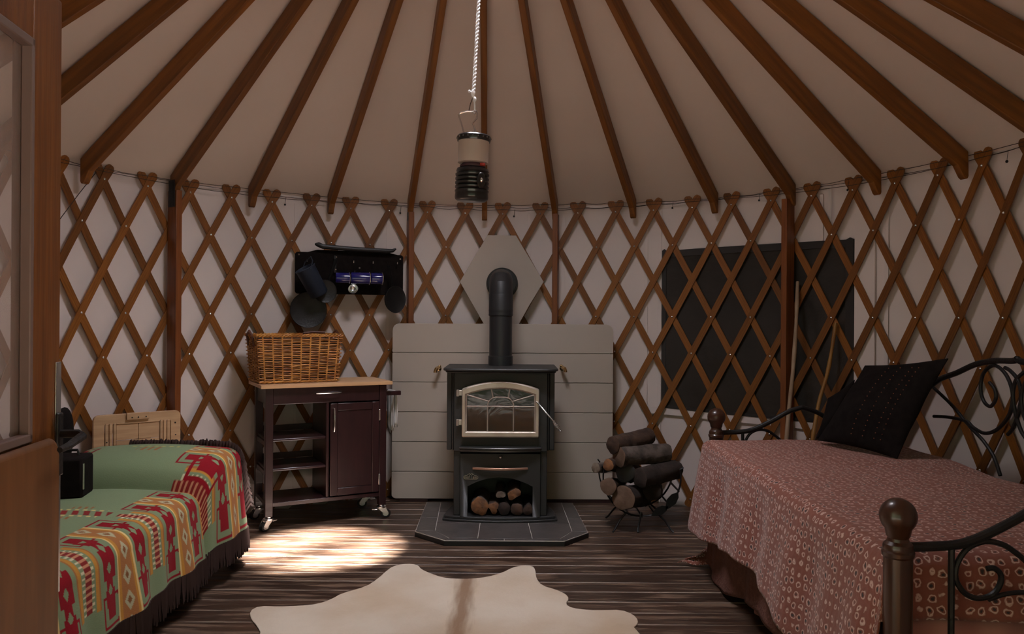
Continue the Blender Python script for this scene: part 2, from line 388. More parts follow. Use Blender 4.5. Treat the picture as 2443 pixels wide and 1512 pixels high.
# unseen ring of trees, added to keep low sky light out of the doorway
mb = MB(); vs = []; fs = []; n = 140
for k in range(n):
    a = 2*PI*k/n; h = 11 + 4*noise.noise(V((k*.9, 0, 0))) + (1.5 if k % 2 else -1.5)
    for r_, z in ((13, -.55), (14.0, h*.5), (14.6, h), (16, h*.9), (18, -.55)): vs.append((math.sin(a)*r_, math.cos(a)*r_, z))
for k in range(n):
    a, b = k*5, ((k+1) % n)*5
    for j in range(4): fs.append((a+j, b+j, b+j+1, a+j+1))
mb.add(vs, fs); struct('sky_blocker_trees', mb, mat('sky_blocker_trees', (.030, .045, .018), .9, col2=(.05, .07, .03), scale=1.5))
# --- fabric wall in three arcs
def wallarc(name, a0, a1, n):
    mb = MB(); vs = []; fs = []; nz = 26
    for i in range(n+1):
        th = a0 + (a1-a0)*i/n
        for j in range(nz+1):
            z = -.03 + 2.16*j/nz
            s = .007*noise.noise(V((th*9, z*1.6, 1))) + .004*noise.noise(V((th*26, z*.9, 5)))
            if z > 1.95: s += .010*noise.noise(V((th*5, z*26, 3)))
            vs.append(pol(RW + s, th, z))
    for i in range(n):
        for j in range(nz): a = i*(nz+1)+j; fs.append((a, a+nz+1, a+nz+2, a+1))
    mb.add(vs, fs)
    o = struct(name, mb, M['canvas'], smooth=180)
    sm = o.modifiers.new('thick', 'SOLIDIFY'); sm.thickness = .006; sm.offset = 0
    return o
wl = wallarc('wall_left', -DOOR, -.95, 150); wb = wallarc('wall_back', -.95, .95, 160); wr = wallarc('wall_right', .95, DOOR, 150)
# vertical seams of the wall cloth
for wobj, th in ((wb, -.335), (wb, .083+.0), (wb, .185), (wb, .43), (wb, .47), (wb, .925), (wr, 1.10), (wl, -1.33), (wb, -.60)):
    mb = MB(); mb.box((-.012, -.0, 0), (.012, .002, 2.05), Matrix.Translation(pol(RW-.012, th, 0)) @ Matrix.Rotation(-th, 4, 'Z'))
    obj('seam_tape', mb, M['canvas'], wobj, bevel=.001)
# --- window: dark flap behind the lattice
def arcpatch(mb, r0, r1, a0, a1, zf0, zf1, n=30, m=6, wob=.0):
    vs = []; fs = []
    for s, r in enumerate((r0, r1)):
        for i in range(n+1):
            t = i/n; th = a0+(a1-a0)*t
            for j in range(m+1):
                q = j/m; z = zf0(t)*(1-q)+zf1(t)*q
                rr = r - (wob*abs(noise.noise(V((th*7, z*4, 2)))) if s == 0 else 0)
                vs.append(pol(rr, th, z))
    S = (n+1)*(m+1)
    for i in range(n):
        for j in range(m):
            a = i*(m+1)+j; fs += [(a, a+1, a+m+2, a+m+1), (S+a, S+a+m+1, S+a+m+2, S+a+1)]
    for i in range(n):
        for j in (0, m):
            a = i*(m+1)+j; b = a+m+1; fs.append((a, b, S+b, S+a))
    for i in (0, n):
        for j in range(m):
            a = i*(m+1)+j; fs.append((a, a+1, S+a+1, S+a))
    mb.add(vs, fs)
WA0, WA1 = .478, 1.017
zb = lambda t: .665 + .0*t - .018*math.sin(t*PI); zt = lambda t: 1.757 - .0*t + .012*math.sin(t*PI)
mb = MB(); arcpatch(mb, RW-.018, RW-.010, WA0, WA1, zb, zt, 36, 16, .010)
win = struct('window_1', mb, M['winfilm'], smooth=60)
mb = MB()
arcpatch(mb, RW-.026, RW-.012, WA0, WA1, lambda t: zt(t)-.045, zt, 30, 1); arcpatch(mb, RW-.026, RW-.012, WA0, WA1, zb, lambda t: zb(t)+.02, 30, 1)
arcpatch(mb, RW-.026, RW-.012, WA1-.022, WA1, zb, zt, 2, 6); arcpatch(mb, RW-.026, RW-.012, WA0, WA0+.012, zb, zt, 2, 6)
obj('window_frame', mb, M['winframe'], win)
mb = MB(); arcpatch(mb, RW-.022, RW-.012, WA0-.03, WA1+.05, lambda t: zb(t)-.045, lambda t: zb(t)-.001, 30, 1)
arcpatch(mb, RW-.022, RW-.012, WA1+.001, WA1+.055, lambda t: zb(t)-.045, lambda t: 1.80, 3, 6)
obj('window_hem', mb, M['canvas'], win)
# --- roof: cloth cone, rafters, ring, dome
RING = .47
def roofpt(r, th, off):
    """point above/below the rafter centreline at plan radius r"""
    t = (2.42 - r)/2.42
    b = pol(2.42, th, 2.065)
    p = b.lerp(APEX, t); p.z += off; return p
mb = MB(); vs = []; fs = []; n = 168; rr = [2.50, 2.47, 2.2, 1.9, 1.5, 1.12, 1.10, 1.08, .8, RING-.04]
for i, r in enumerate(rr):
    for k in range(n):
        th = 2*PI*k/n
        p = roofpt(r, th, .072 if r != 1.10 else .066)
        if 0 < i < len(rr)-1: p.z -= .006*noise.noise(V((math.sin(th)*6, math.cos(th)*6, r*2)))
        vs.append(p)
for i in range(len(rr)-1):
    for k in range(n): l = (k+1) % n; fs.append((i*n+k, i*n+l, (i+1)*n+l, (i+1)*n+k))
mb.add(vs, fs)
ceil = struct('ceiling', mb, M['roof_canvas'], smooth=50)
s_ = ceil.modifiers.new('thick', 'SOLIDIFY'); s_.thickness = .008; s_.offset = 1
RAF = [-1.183, -.9485, -.735, -.5095, -.2745, -.051, .1625, .397, .638, .8585, 1.0925, 1.3215]
RAF = [-1.183-.2277*i for i in range(1, 8)][::-1] + RAF + [1.3215+.2277*i for i in range(1, 8)]
RAF = [t for t in RAF if abs(t) < 3.0]
rings = {}
for th in RAF:
    p0 = roofpt(2.42, th, 0); p1 = roofpt(RING-.05, th, 0)
    L_ = (p1-p0).length
    mb = MB(); sl_ = math.atan2(p1.z-p0.z, math.hypot(p1.x-p0.x, p1.y-p0.y)); h = .046
    # side profile: vertical cut at the wall end with a rounded nose
    prof = [(L_, -h), (L_, h), (.035, h), (-.034, -.052), (-.037, -.066), (-.028, -.075), (-.012, -.074), (.048, -h)]
    T = axis_frame(p0, p1)
    poly = [(x, z) for x, z in prof]
    mb.prism(poly, -.019, .019, T @ Matrix.Rotation(PI/2, 4, 'X'))
    # local frame object so that the grain runs along the beam
    o = obj('rafter', MB(), M['rafter'], ceil)
    me = bpy.data.meshes.new('rafter'); inv = T.inverted(); me.from_pydata([inv @ p for p in mb.v], [], mb.f); me.materials.append(M['rafter'])
    bm = bmesh.new(); bm.from_mesh(me); bmesh.ops.recalc_face_normals(bm, faces=bm.faces); bm.to_mesh(me); bm.free()
    o.data = me; o.matrix_basis = T
    b = o.modifiers.new('bevel', 'BEVEL'); b.width = .004; b.segments = 2
rc = roofpt(RING, 0, 0); rz = roofpt(RING, PI/2, 0).z; rcx = APEX.x*(2.42-RING)/2.42
mb = MB(); mb.lathe([(RING-.05, rz-.04), (RING, rz-.04), (RING, rz+.14), (RING-.05, rz+.14), (RING-.05, rz-.04)], 48, Matrix.Translation((rcx, 0, 0)))
obj('roof_ring', mb, M['rafter'], ceil)
mb = MB(); mb.box((-.05, -.42, -.02), (.05, .42, .02), Matrix.Translation((rcx+.02, 0, rz+.03)) @ Matrix.Rotation(math.radians(-38), 4, 'Z'))
obj('roof_brace', mb, M['rafter'], ceil)
mb = MB(); mb.lathe([(RING+.03, rz+.13), (RING, rz+.19), (RING*.8, rz+.27), (RING*.5, rz+.33), (.001, rz+.35)], 40, Matrix.Translation((rcx, 0, 0)), caps=False)
obj('skylight_dome', mb, M['dome'], ceil, smooth=80)
# door frame of the entrance (outside the picture, keeps the doorway square)
mb = MB(); X0 = RW*math.sin(DOOR); Y0 = RW*math.cos(DOOR)
for s in (-1, 1): mb.box((s*X0-.05, Y0-.06, -.04), (s*X0+.05, Y0+.06, 2.16))
mb.box((-X0-.05, Y0-.12, 2.06), (X0+.05, Y0+.06, 2.32))
struct('trim_1', mb, M['door_wood'], bevel=.004)

# --- lattice: each slat its own part
lat = thing('lattice_wall', 'crisscross lattice of reddish brown wooden slats lining the white curved wall', 'lattice')
def slatmesh(sgn, r_in, r_out, name):
    w = .0215; rows = []
    ext0, ext1 = -.33, 8.2
    nn = 30
    dirv = V((sgn*R*D/2, -DH)); dirv.normalize(); per = V((-dirv.y, dirv.x))
    vs = []; uvs = []; fs = []
    ts = [ext0, ext0+.015, ext0+.05] + [ext0+.1+(ext1-ext0-.2)*i/nn for i in range(nn+1)] + [ext1-.05, ext1-.015, ext1]
    ws = [.45, .8, 1.1] + [1.25] + [1.0]*(nn-1) + [1.2] + [1.1, .8, .45]
    for t, wf in zip(ts, ws):
        s = sgn*t*D/2*R; z = ZT - DH*t
        for rad in (r_in, r_out):
            for q in (-1, 1):
                ss = s + per.x*q*w*wf; zz = z + per.y*q*w*wf
                vs.append(pol(rad, ss/R, zz)); uvs.append((t*.25+sgn, q*.02))
    for i in range(len(ts)-1):
        a = i*4; b = a+4
        fs += [(a, a+1, b+1, b), (a+3, a+2, b+2, b+3), (a+2, a, b, b+2), (a+1, a+3, b+3, b+1)]
    fs += [(0, 2, 3, 1), (len(vs)-4, len(vs)-3, len(vs)-1, len(vs)-2)]
    mb = MB(); mb.add(vs, fs, uv=uvs); return mb
KM = 17
for sgn, ri, ro in ((-1, R-.008, R-.0005), (1, R+.0005, R+.008)):
    proto = obj('slat', slatmesh(sgn, ri, ro, 'slat'), M['slat'], lat)
    for i, kk in enumerate(range(-KM, KM+1)):
        o = proto if i == 0 else proto.copy()
        if i: C.objects.link(o)
        jit = .0
        o.rotation_euler.z = -(TH0 + kk*D)
mb = MB()
for kk in range(-KM, KM+1):
    for row in (0, 1, 3, 4, 6, 7, 8):
        a = kk + (0 if row % 2 == 0 else .5); th = TH0 + a*D
        p = pol(R-.009, th, ZT - DH*row)
        mb.lathe([(.0078, 0), (.0070, .0025), (.004, .005), (0.0005, .0058)], 8, Matrix.Translation(p) @ Matrix.Rotation(-th, 4, 'Z') @ Matrix.Rotation(PI/2, 4, 'X'))
obj('rivets', mb, M['chrome'], lat, kind='stuff')
# cables over the slat heads
cb = thing('tension_cable', 'thin dark steel cable strung over the heads of the lattice', 'cable')
for dz, rr_, nm in ((0.064, R-.012, 0), (.050, R+.014, 1), (.036, R-.011, 2)):
    pts = []
    for i in range(281):
        th = -2.0 + 4.0*i/280
        ph = (th-TH0)/D*2*PI
        pts.append(pol(rr_ + .002*math.cos(ph), th, ZT + dz - .012*(1-math.cos(ph))*.5*(.5+.5*math.sin(th*3+nm)) + .006*math.sin(th*7+nm*2)))
    obj('cable_strand', MB().tube(pts, .0018, 5), M['cable'], cb)

# --- support posts
def wpost(th, label, extra=False):
    T = Matrix.Translation(pol(0, 0, 0)) @ Matrix.Rotation(-th, 4, 'Z')
    root = thing('support_post', label, 'post', pol(2.375, th, 0), -th, None)
    mb = MB(T); mb.box((-.019, R-.105, .0), (.019, R-.012, 2.03)); obj('post_timber', mb, M['post'], root, bevel=.003)
    mb = MB(T); mb.box((-.025, R-.09, 1.93), (-.0195, R-.03, 2.09)) if extra else mb.box((-.0225, R-.07, 1.97), (-.0195, R-.04, 2.03))
    obj('bracket', mb, M['iron'], root)
wpost(-.952, 'tall reddish wooden post at the left behind the pale wooden tray', True)
wpost(-.2745, 'reddish wooden post between the pan rack and the stove pipe shield')
wpost(.1655, 'reddish wooden post just right of the beige hexagonal pipe shield')
wpost(.8525, 'thick reddish wooden post in front of the dark window')

# ================================================================== DOOR LEAF (left foreground)
H = V((-.915, -2.25, 0)); F_ = V((-1.022, -1.47, 0)); dv = (F_-H).normalized(); LL = (F_-H).length
DT = frame(H, dv, V((-dv.y, dv.x, 0)), V((0, 0, 1)))     # local x along leaf, y thickness
if DT.to_3x3() @ V((0, 1, 0)) != V((0,0,0)): pass
dl = thing('door_leaf', 'open wooden door with glass upper pane at the left edge', 'door', H, math.atan2(dv.y, dv.x))
t0, t1 = -.022, .022
ZB, ZR, ZTOP = .03, 1.0, 2.03
mb = MB(DT); mb.box((LL-.150, t0, ZB), (LL, t1, ZTOP)); obj('lock_stile', mb, M['door_wood'], dl, bevel=.004)
mb = MB(DT); mb.box((0, t0, ZB), (.12, t1, ZTOP)); obj('hinge_stile', mb, M['door_wood'], dl, bevel=.004)
mb = MB(DT); mb.box((.12, t0, ZTOP-.14), (LL-.150, t1, ZTOP)); obj('top_rail', mb, M['door_wood'], dl, bevel=.003)
mb = MB(DT); mb.box((.12, t0, ZR-.12), (LL-.150, t1, ZR)); obj('cross_rail', mb, M['door_wood'], dl, bevel=.006)
mb = MB(DT); mb.box((.12, t0, ZB), (LL-.150, t1, ZB+.2)); obj('bottom_rail', mb, M['door_wood'], dl, bevel=.006)
mb = MB(DT); mb.box((.12, -.012, ZB+.2), (LL-.150, .012, ZR-.12)); obj('lower_panel', mb, M['door_wood'], dl)
mb = MB(DT); mb.prism([(.02, ZB), (LL-.055, ZB), (LL-.055, .955), (LL-.065, .985), (LL-.09, 1.0), (.02, 1.0)], -(t0-.0005), -(t0-.0265), RX)
obj('kick_panel', mb, M['kick'], dl, bevel=.012)
mb = MB(DT); mb.box((.12, -.003, ZR), (LL-.150, .003, ZTOP-.14)); obj('glass_pane', mb, M['glass'], dl)
mb = MB(DT)
for z0, z1, x0, x1 in ((ZR, ZTOP-.14, LL-.165, LL-.149), (ZR, ZTOP-.14, .115, .14), (ZR, ZR+.02, .12, LL-.150), (ZTOP-.16, ZTOP-.14, .12, LL-.150)):
    mb.box((x0, -.027, z0), (x1, -.0035, z1))
obj('glazing_bead', mb, M['door_edge'], dl, bevel=.003)
mb = MB(DT); mb.box((LL-.028, t0-.003, .62), (LL+.001, t0-.0005, 1.17)); obj('lock_plate', mb, M['chrome'], dl, bevel=.001)
mb = MB(DT); mb.box((LL-.035, t0-.012, .90), (LL-.004, t0-.003, 1.05)); lp = obj('handle_plate', mb, M['iron'], dl, bevel=.005)
mb = MB(DT); mb.tube([(LL-.02, t0-.01, 1.0), (LL-.02, t0-.05, 1.0), (LL-.03, t0-.062, .995), (LL-.10, t0-.062, .985), (LL-.135, t0-.055, .98)], [.010, .010, .011, .009, .007], 8)
obj('lever', mb, M['iron'], lp)
mb = MB(DT); mb.tube([(LL-.02, -t0+.01, 1.0), (LL-.02, -t0+.05, 1.0), (LL+.02, -t0+.062, .995), (LL+.06, -t0+.062, .985)], [.010, .010, .011, .009], 8)
obj('lever', mb, M['iron'], lp)

# ================================================================== BACKBOARD + PIPE SHIELD
def rrect(x0, z0, x1, z1, r, n=5):
    pts = []
    for cx_, cz_, a in ((x1-r, z1-r, 0), (x0+r, z1-r, 1), (x0+r, z0+r, 2), (x1-r, z0+r, 3)):
        for i in range(n+1):
            an = (a + i/n)*PI/2; pts.append((cx_+r*math.cos(an), cz_+r*math.sin(an)))
    return pts
YB = 2.17      # prism (x,y,h) -> (x, -h, y)
bx0 = at(936, 980, YB-CAM.y).x; bx1 = at(1461.5, 980, YB-CAM.y).x
bz0 = at(1200, 1189, YB-CAM.y).z; bz1 = at(1200, 772.5, YB-CAM.y).z
bb = thing('heat_shield', 'large beige panelled board standing on the floor behind the stove', 'heat shield', ((bx0+bx1)/2, YB, 0))
rowpx = [842, 912, 983, 1054, 1125]
zs = [at(1200, q, YB-CAM.y).z for q in rowpx]
levels = [bz1] + zs + [bz0]
def boardpiece(z1_, z0_, first, last):
    r = .05; n = 6
    pts = []
    if first:
        for cx_, a in ((bx1-r, 0), (bx0+r, 1)):
            for i in range(n+1): an = (a+i/n)*PI/2; pts.append((cx_+r*math.cos(an), z1_-r+r*math.sin(an)))
    else: pts += [(bx1, z1_), (bx0, z1_)]
    r = .03
    if last:
        for cx_, a in ((bx0+r, 2), (bx1-r, 3)):
            for i in range(n+1): an = (a+i/n)*PI/2; pts.append((cx_+r*math.cos(an), z0_+r+r*math.sin(an)))
    else: pts += [(bx0, z0_), (bx1, z0_)]
    return pts
for i in range(len(levels)-1):
    mb = MB(); g_ = .0018
    mb.prism(boardpiece(levels[i]-(g_ if i else 0), levels[i+1]+(g_ if i < 5 else 0), i == 0, i == len(levels)-2), -YB, -YB+.014+.001*(i % 2), RX)
    obj('panel', mb, M['board'], bb, bevel=.002)
mb = MB(); mb.box((bx0+.03, YB+.001, bz0+.03), (bx1-.03, YB+.012, bz1-.05)); obj('backing', mb, M['grout'], bb)
for xa, xb in ((bx0+.06, bx0+.25), (bx1-.5, bx1-.01)): obj('base_strip', MB().box((xa, YB-.012, 0), (xb, YB+.03, bz0)), M['espresso'], bb)
def hook(px, py, s, label):
    p = at(px, py, YB-CAM.y-.06)
    root = thing('tap_hook', label, 'hook', (p.x, YB-.014, p.z))
    T = Matrix.Translation((p.x, YB-.0145, p.z))
    mb = MB(T); mb.lathe([(.019, 0), (.017, .006), (.010, .010)], 14, Matrix.Rotation(PI/2, 4, 'X')); obj('flange', mb, M['brass'], root)
    mb = MB(T); mb.tube([(0, -.008, 0), (-.004*s, -.035, .008), (.0, -.06, .010), (.012*s, -.075, .002), (.018*s, -.08, -.012), (.018*s, -.08, -.022)], [.009, .010, .012, .013, .012, .014], 10)
    mb.sphere((-.010*s, -.05, .018), .011, 10, 6); obj('spout', mb, M['brass'], root)
hook(1046, 880, -1, 'small brass tap-shaped hook on the beige board left of the stove top')
hook(1342, 879, 1, 'small brass tap-shaped hook on the beige board right of the stove top')
YH = 2.35
hx = [at(px, py, YH-CAM.y) for px, py in ((1163, 561), (1231, 562), (1297, 672), (1262, 730), (1239, 771), (1225, 800), (1167, 800), (1153, 771), (1130, 730), (1097, 672))]
mb = MB(); mb.prism([(p.x, p.z) for p in hx], -YH, -YH+.008, RX)
obj('pipe_shield', mb, M['board'], None, bevel=.002, cat='shield', label='beige elongated hexagonal plate on the lattice behind the stove pipe elbow', origin=(hx[0].x, YH, hx[0].z))

# ================================================================== HEARTH
ZH = .033
hp = [(-.292, 1.092), (.385, 1.092), (.538, 1.276), (.504, 2.02), (-.491, 2.02), (-.480, 1.276)]
hr = thing('hearth_pad', 'low dark tiled hearth pad with pale grout lines under the stove', 'hearth', (.02, 1.5, 0))
mb = MB(); mb.prism(hp, 0, ZH-.006); obj('pad_base', mb, M['black'], hr, bevel=.002)
def shrink(poly, s):
    cx_ = sum(p[0] for p in poly)/len(poly); cy_ = sum(p[1] for p in poly)/len(poly)
    return [(cx_+(x-cx_)*(1-s), cy_+(y-cy_)*(1-s)) for x, y in poly]
mb = MB(); mb.prism([(x*.995+.0, y) for x, y in hp], ZH-.0058, ZH-.0025); obj('grout', mb, M['grout'], hr)
def inset(poly, d):
    n = len(poly); out = []
    A = sum(poly[i][0]*poly[(i+1) % n][1]-poly[(i+1) % n][0]*poly[i][1] for i in range(n)); s = 1 if A > 0 else -1
    for i in range(n):
        p0, p1, p2 = V(poly[i-1]), V(poly[i]), V(poly[(i+1) % n])
        e1 = (p1-p0).normalized(); e2 = (p2-p1).normalized()
        n1 = V((-e1.y, e1.x))*s; n2 = V((-e2.y, e2.x))*s
        bis = (n1+n2); bis /= max(.2, bis.length_squared/2)
        q = p1 + bis*d; out.append((q.x, q.y))
    return out
tiles = [  # field tiles and border trims
    [(-.268, 1.135), (-.105, 1.135), (-.105, 1.465), (-.369, 1.465), (-.362, 1.30)],
    [(-.105, 1.135), (.205, 1.135), (.190, 1.465), (-.105, 1.465)],
    [(.205, 1.135), (.362, 1.135), (.442, 1.30), (.438, 1.465), (.190, 1.465)],
    [(-.369, 1.465), (-.105, 1.465), (-.105, 1.75), (-.381, 1.75)], [(.190, 1.465), (.438, 1.465), (.431, 1.75), (.190, 1.75)],
    [(-.381, 1.75), (-.105, 1.75), (-.105, 2.015), (-.392, 2.015)], [(.190, 1.75), (.431, 1.75), (.424, 2.015), (.190, 2.015)],
    [(-.105, 1.465), (.190, 1.465), (.190, 2.015), (-.105, 2.015)],
    [(-.290, 1.096), (.045, 1.096), (.045, 1.133), (-.268, 1.133)], [(.045, 1.096), (.383, 1.096), (.362, 1.133), (.045, 1.133)],
    [(-.290, 1.096), (-.268, 1.133), (-.362, 1.30), (-.476, 1.278)], [(.383, 1.096), (.534, 1.278), (.442, 1.30), (.362, 1.133)],
    [(-.476, 1.278), (-.362, 1.30), (-.3746, 1.60), (-.483, 1.60)], [(-.483, 1.60), (-.3746, 1.60), (-.392, 2.015), (-.488, 2.015)],
    [(.442, 1.30), (.534, 1.278), (.52, 1.60), (.4345, 1.60)], [(.4345, 1.60), (.52, 1.60), (.502, 2.015), (.424, 2.015)]]
for t in tiles:
    mb = MB(); mb.prism(inset(t, .0021), ZH-.006, ZH); obj('tile', mb, M['tile'], hr, bevel=.001)

# ================================================================== STOVE
SX = .015
sv = thing('wood_stove', 'black cast iron wood stove with arched glass door and open log bay below', 'stove', (SX, 1.7, ZH))
def S(m='stove'): return MB(Matrix.Translation((SX, 0, 0)))
def arch(hw, z0, zs_, za, n=14):
    """closed outline, counter-clockwise seen with x right, z up"""
    pts = [(-hw, z0), (hw, z0)]
    for i in range(n+1):
        t = i/n; x = hw*(1-2*t); pts.append((x, zs_ + (za-zs_)*(1-(x/hw)**2)))
    return pts
# base plate (bowed front)
bp_ = [(-.355, 1.62), (-.355, 1.52)] + [(-.355+.71*i/12, 1.52-.055*math.sin(PI*i/12)**.8) for i in range(1, 12)] + [(.355, 1.52), (.355, 1.62), (.30, 1.92), (-.30, 1.92)]
mb = S(); mb.prism(bp_, ZH, ZH+.014); mb.prism([(x*.965, y+.012) for x, y in bp_], ZH+.013, ZH+.030); obj('base_plate', mb, M['stove'], sv, bevel=.004)
ZP = ZH+.030
# pedestal
mb = S(); o1 = arch(.245, ZP, .448, .448); i1 = arch(.200, ZP+.0005, .248, .304)
mb.ring(o1, i1, -1.56, -1.50, RX)
obj('bay_front', mb, M['stove'], sv, bevel=.003)
mb = S()
for s in (-1, 1):
    a, b = sorted((s*.246, s*.288)); mb.box((a, 1.535, ZP), (b, 1.86, .46)); 
mb.box((-.246, 1.845, ZP), (.246, 1.86, .46)); mb.box((-.246, 1.56, .43), (.246, 1.845, .46))
obj('pedestal', mb, M['stove'], sv, bevel=.004)
# firebox
mb = S(); mb.ring(arch(.287, .46, .944, .944), arch(.222, .575, .825, .868), -1.535, -1.515, RX)
for s in (-1, 1):
    a, b = sorted((s*.27, s*.287)); mb.box((a, 1.535, .46), (b, 1.88, .944))
mb.box((-.27, 1.86, .46), (.27, 1.88, .944)); mb.box((-.27, 1.535, .46), (.27, 1.86, .50)); mb.box((-.27, 1.535, .90), (.27, 1.86, .944))
obj('firebox', mb, M['stove'], sv, bevel=.004)
for s in (-1, 1):
    mb = S(); a, b = sorted((s*.302, s*.334)); mb.box((a, 1.56, .462), (b, 1.88, .945)); a, b = sorted((s*.288, s*.3015)); mb.box((a, 1.545, .462), (b, 1.88, .945))
    obj('side_shield', mb, M['stove'], sv, bevel=.005)
# top plate
tp = [(-.352, 1.93), (-.352, 1.50), (-.338, 1.462), (-.30, 1.44)] + [(-.28+.56*i/8, 1.437-.012*math.sin(PI*i/8)) for i in range(9)] + [(.30, 1.44), (.338, 1.462), (.352, 1.50), (.352, 1.93)]
mb = S(); mb.prism([(x*.965, y+.012) for x, y in tp], .9455, .957); mb.prism(tp, .957, .974); obj('top_plate', mb, M['stove'], sv, bevel=.006)
# door
mb = S(); mb.ring(arch(.237, .551, .848, .897), arch(.212, .588, .808, .848), -1.505, -1.472, RX)
dr = obj('door_frame', mb, M['nickelframe'], sv, bevel=.010)
mb = S(); mb.prism(arch(.216, .584, .81, .852), -1.497, -1.493, RX); obj('door_glass', mb, M['stoveglass'], dr)
mb = S(); r_ = .0042; yb = 1.478
def bar(pts): mb.tube([(x, yb, z) for x, z in pts], r_, 8)
bar([(-.212, .742), (.212, .742)]); bar([(-.079, .588), (-.079, .742), (-.078, .758), (-.068, .778), (-.052, .792), (-.03, .798), (.03, .798), (.052, .792), (.068, .778), (.078, .758), (.079, .742), (.079, .588)])
bar([(-.205, .812), (-.07, .772)]); bar([(.205, .812), (.07, .772)]); bar([(-.056, .845), (-.046, .795)]); bar([(.056, .845), (.046, .795)])
bar([(-.208, .59), (-.208, .81)]); bar([(.208, .59), (.208, .81)])
obj('door_grille', mb, M['nickelframe'], dr)
for z in (.822, .642):
    mb = S(); mb.box((-.262, 1.478, z-.016), (-.236, 1.512, z+.016)); mb.tube([(-.262, 1.478, z-.02), (-.262, 1.478, z+.02)], .009, 10); obj('hinge', mb, M['nickelframe'], dr, bevel=.002)
mb = S(); mb.tube([(.218, 1.475, .772), (.228, 1.455, .766), (.262, 1.42, .728), (.318, 1.40, .665)], .0045, 8); hd = obj('door_handle', mb, M['chrome'], dr)
mb = S(); pts = []
for i in range(121):
    t = i/120; c_ = V((.318+.042*t, 1.40-.008*t, .665-.058*t)); a = t*2*PI*11
    rr2 = .004+.009*math.sin(PI*min(1, t*1.05+.05)); pts.append(c_+V((.8, 0, .6))*0 + V((math.cos(a)*.82, 0, math.cos(a)*.57))*rr2 + V((0, 1, 0))*math.sin(a)*rr2)
mb.tube(pts, .0022, 5); mb.sphere((.361, 1.392, .606), .006, 8, 5); obj('spring_grip', mb, M['chrome'], hd)
# ash lip
n = 14; lipo = [(-.252+.504*i/n, 1.468-.038*math.sin(PI*i/n)) for i in range(n+1)]
mb = S(); mb.prism(lipo + [(.252, 1.512), (-.252, 1.512)], .482, .494)
mb.prism([(x*.98, y+.006) for x, y in lipo] + [(.247, 1.512), (-.247, 1.512)], .466, .482); obj('ash_lip', mb, M['stovelip'], sv, bevel=.004)
mb = S(); mb.lathe([(.010, 0), (.012, .006), (.009, .016), (.004, .02), (0.0005, .021)], 12, Matrix.Translation((.003, 1.4995, .430)) @ RX); obj('latch_knob', mb, M['chrome'], sv)
mb = S(); mb.prism([(-.17+.34*i/12, 1.492-.028*math.sin(PI*i/12)) for i in range(13)] + [(.17-.34*i/12, 1.4995-.018*math.sin(PI*i/12)) for i in range(13)], .352, .367)
obj('drawer_handle', mb, M['copper'], sv, bevel=.003)
# silvery badge: scalloped outline with flame strokes and letters
mb = S(); bc = V((-.180, 1.4985, .300)); W_ = .044
def wire(pts, r=.0011): mb.tube([(bc.x+x, bc.y-.0015, bc.z+z) for x, z in pts], r, 5)
out_ = [(-W_, 0), (-W_*.98, .010), (-W_*.8, .015), (-W_*.5, .016), (-W_*.42, .022), (-W_*.2, .027), (0, .024), (W_*.1, .028), (W_*.35, .024), (W_*.5, .016), (W_*.8, .014), (W_, .008), (W_*.98, -.004), (W_*.8, -.007), (-W_*.8, -.007), (-W_, 0)]
wire(out_)
wire([(-.006, .004), (-.008, .018), (.002, .024)]); wire([(.004, -.004), (.004, .014), (.013, .024)])
for x in (-.034, -.024, -.013): wire([(x-.004, -.003), (x-.004, .008), (x+.002, .010), (x+.003, .004), (x-.003, .001), (x+.004, -.004)])
for x in (.016, .022, .031): wire([(x-.003, -.004), (x-.002, .010)]); wire([(x-.002, .004), (x+.004, .009), (x+.004, -.004)])
obj('badge', mb, M['nickel'], sv)
# stove pipe
PX, PY = at(1194.5, 800, 5.16).x, 1.79
pp = thing('stove_pipe', 'matte black stove pipe rising from the stove and elbowing into the wall', 'stove pipe', (PX, PY, .974))
T = Matrix.Translation((PX, PY, 0))
zc1 = .974
mb = MB(T); mb.lathe([(.0795, .9745), (.0795, 1.035), (.074, 1.038), (.074, 1.30), (.0735, 1.303)], 32); obj('lower_pipe', mb, M['pipe'], pp)
mb = MB(T); mb.lathe([(.0745, 1.295), (.0785, 1.297), (.080, 1.303), (.0785, 1.309), (.0785, 1.325), (.080, 1.330), (.0785, 1.335), (.0785, 1.433), (.077, 1.436)], 32); obj('sleeve', mb, M['pipe'], pp)
mb = MB(T); pts = [V((0, 0, 1.434))] + [V((0, .095-.095*math.cos(a), 1.434+.095*math.sin(a))) for a in [i*PI/2/3 for i in range(0, 4)]] + [V((0, .50, 1.529))]
mb.tube(pts, .076, 28); obj('elbow', mb, M['pipe'], pp, smooth=25)
mb = MB(T); mb.lathe([(.078, 0), (.112, 0), (.114, .004), (.114, .012), (.112, .016), (.078, .016), (.078, 0)], 40, Matrix.Translation((0, YH-.0085-PY, 1.529)) @ RX); obj('wall_collar', mb, M['pipe'], pp)
mb = MB(T); mb.lathe([(.076, 0), (.100, .004), (.103, .06), (.1, .064), (.076, .066)], 36, Matrix.Translation((0, YH-.03-PY, 1.529)) @ RX); obj('collar_sleeve', mb, M['pipe'], pp)

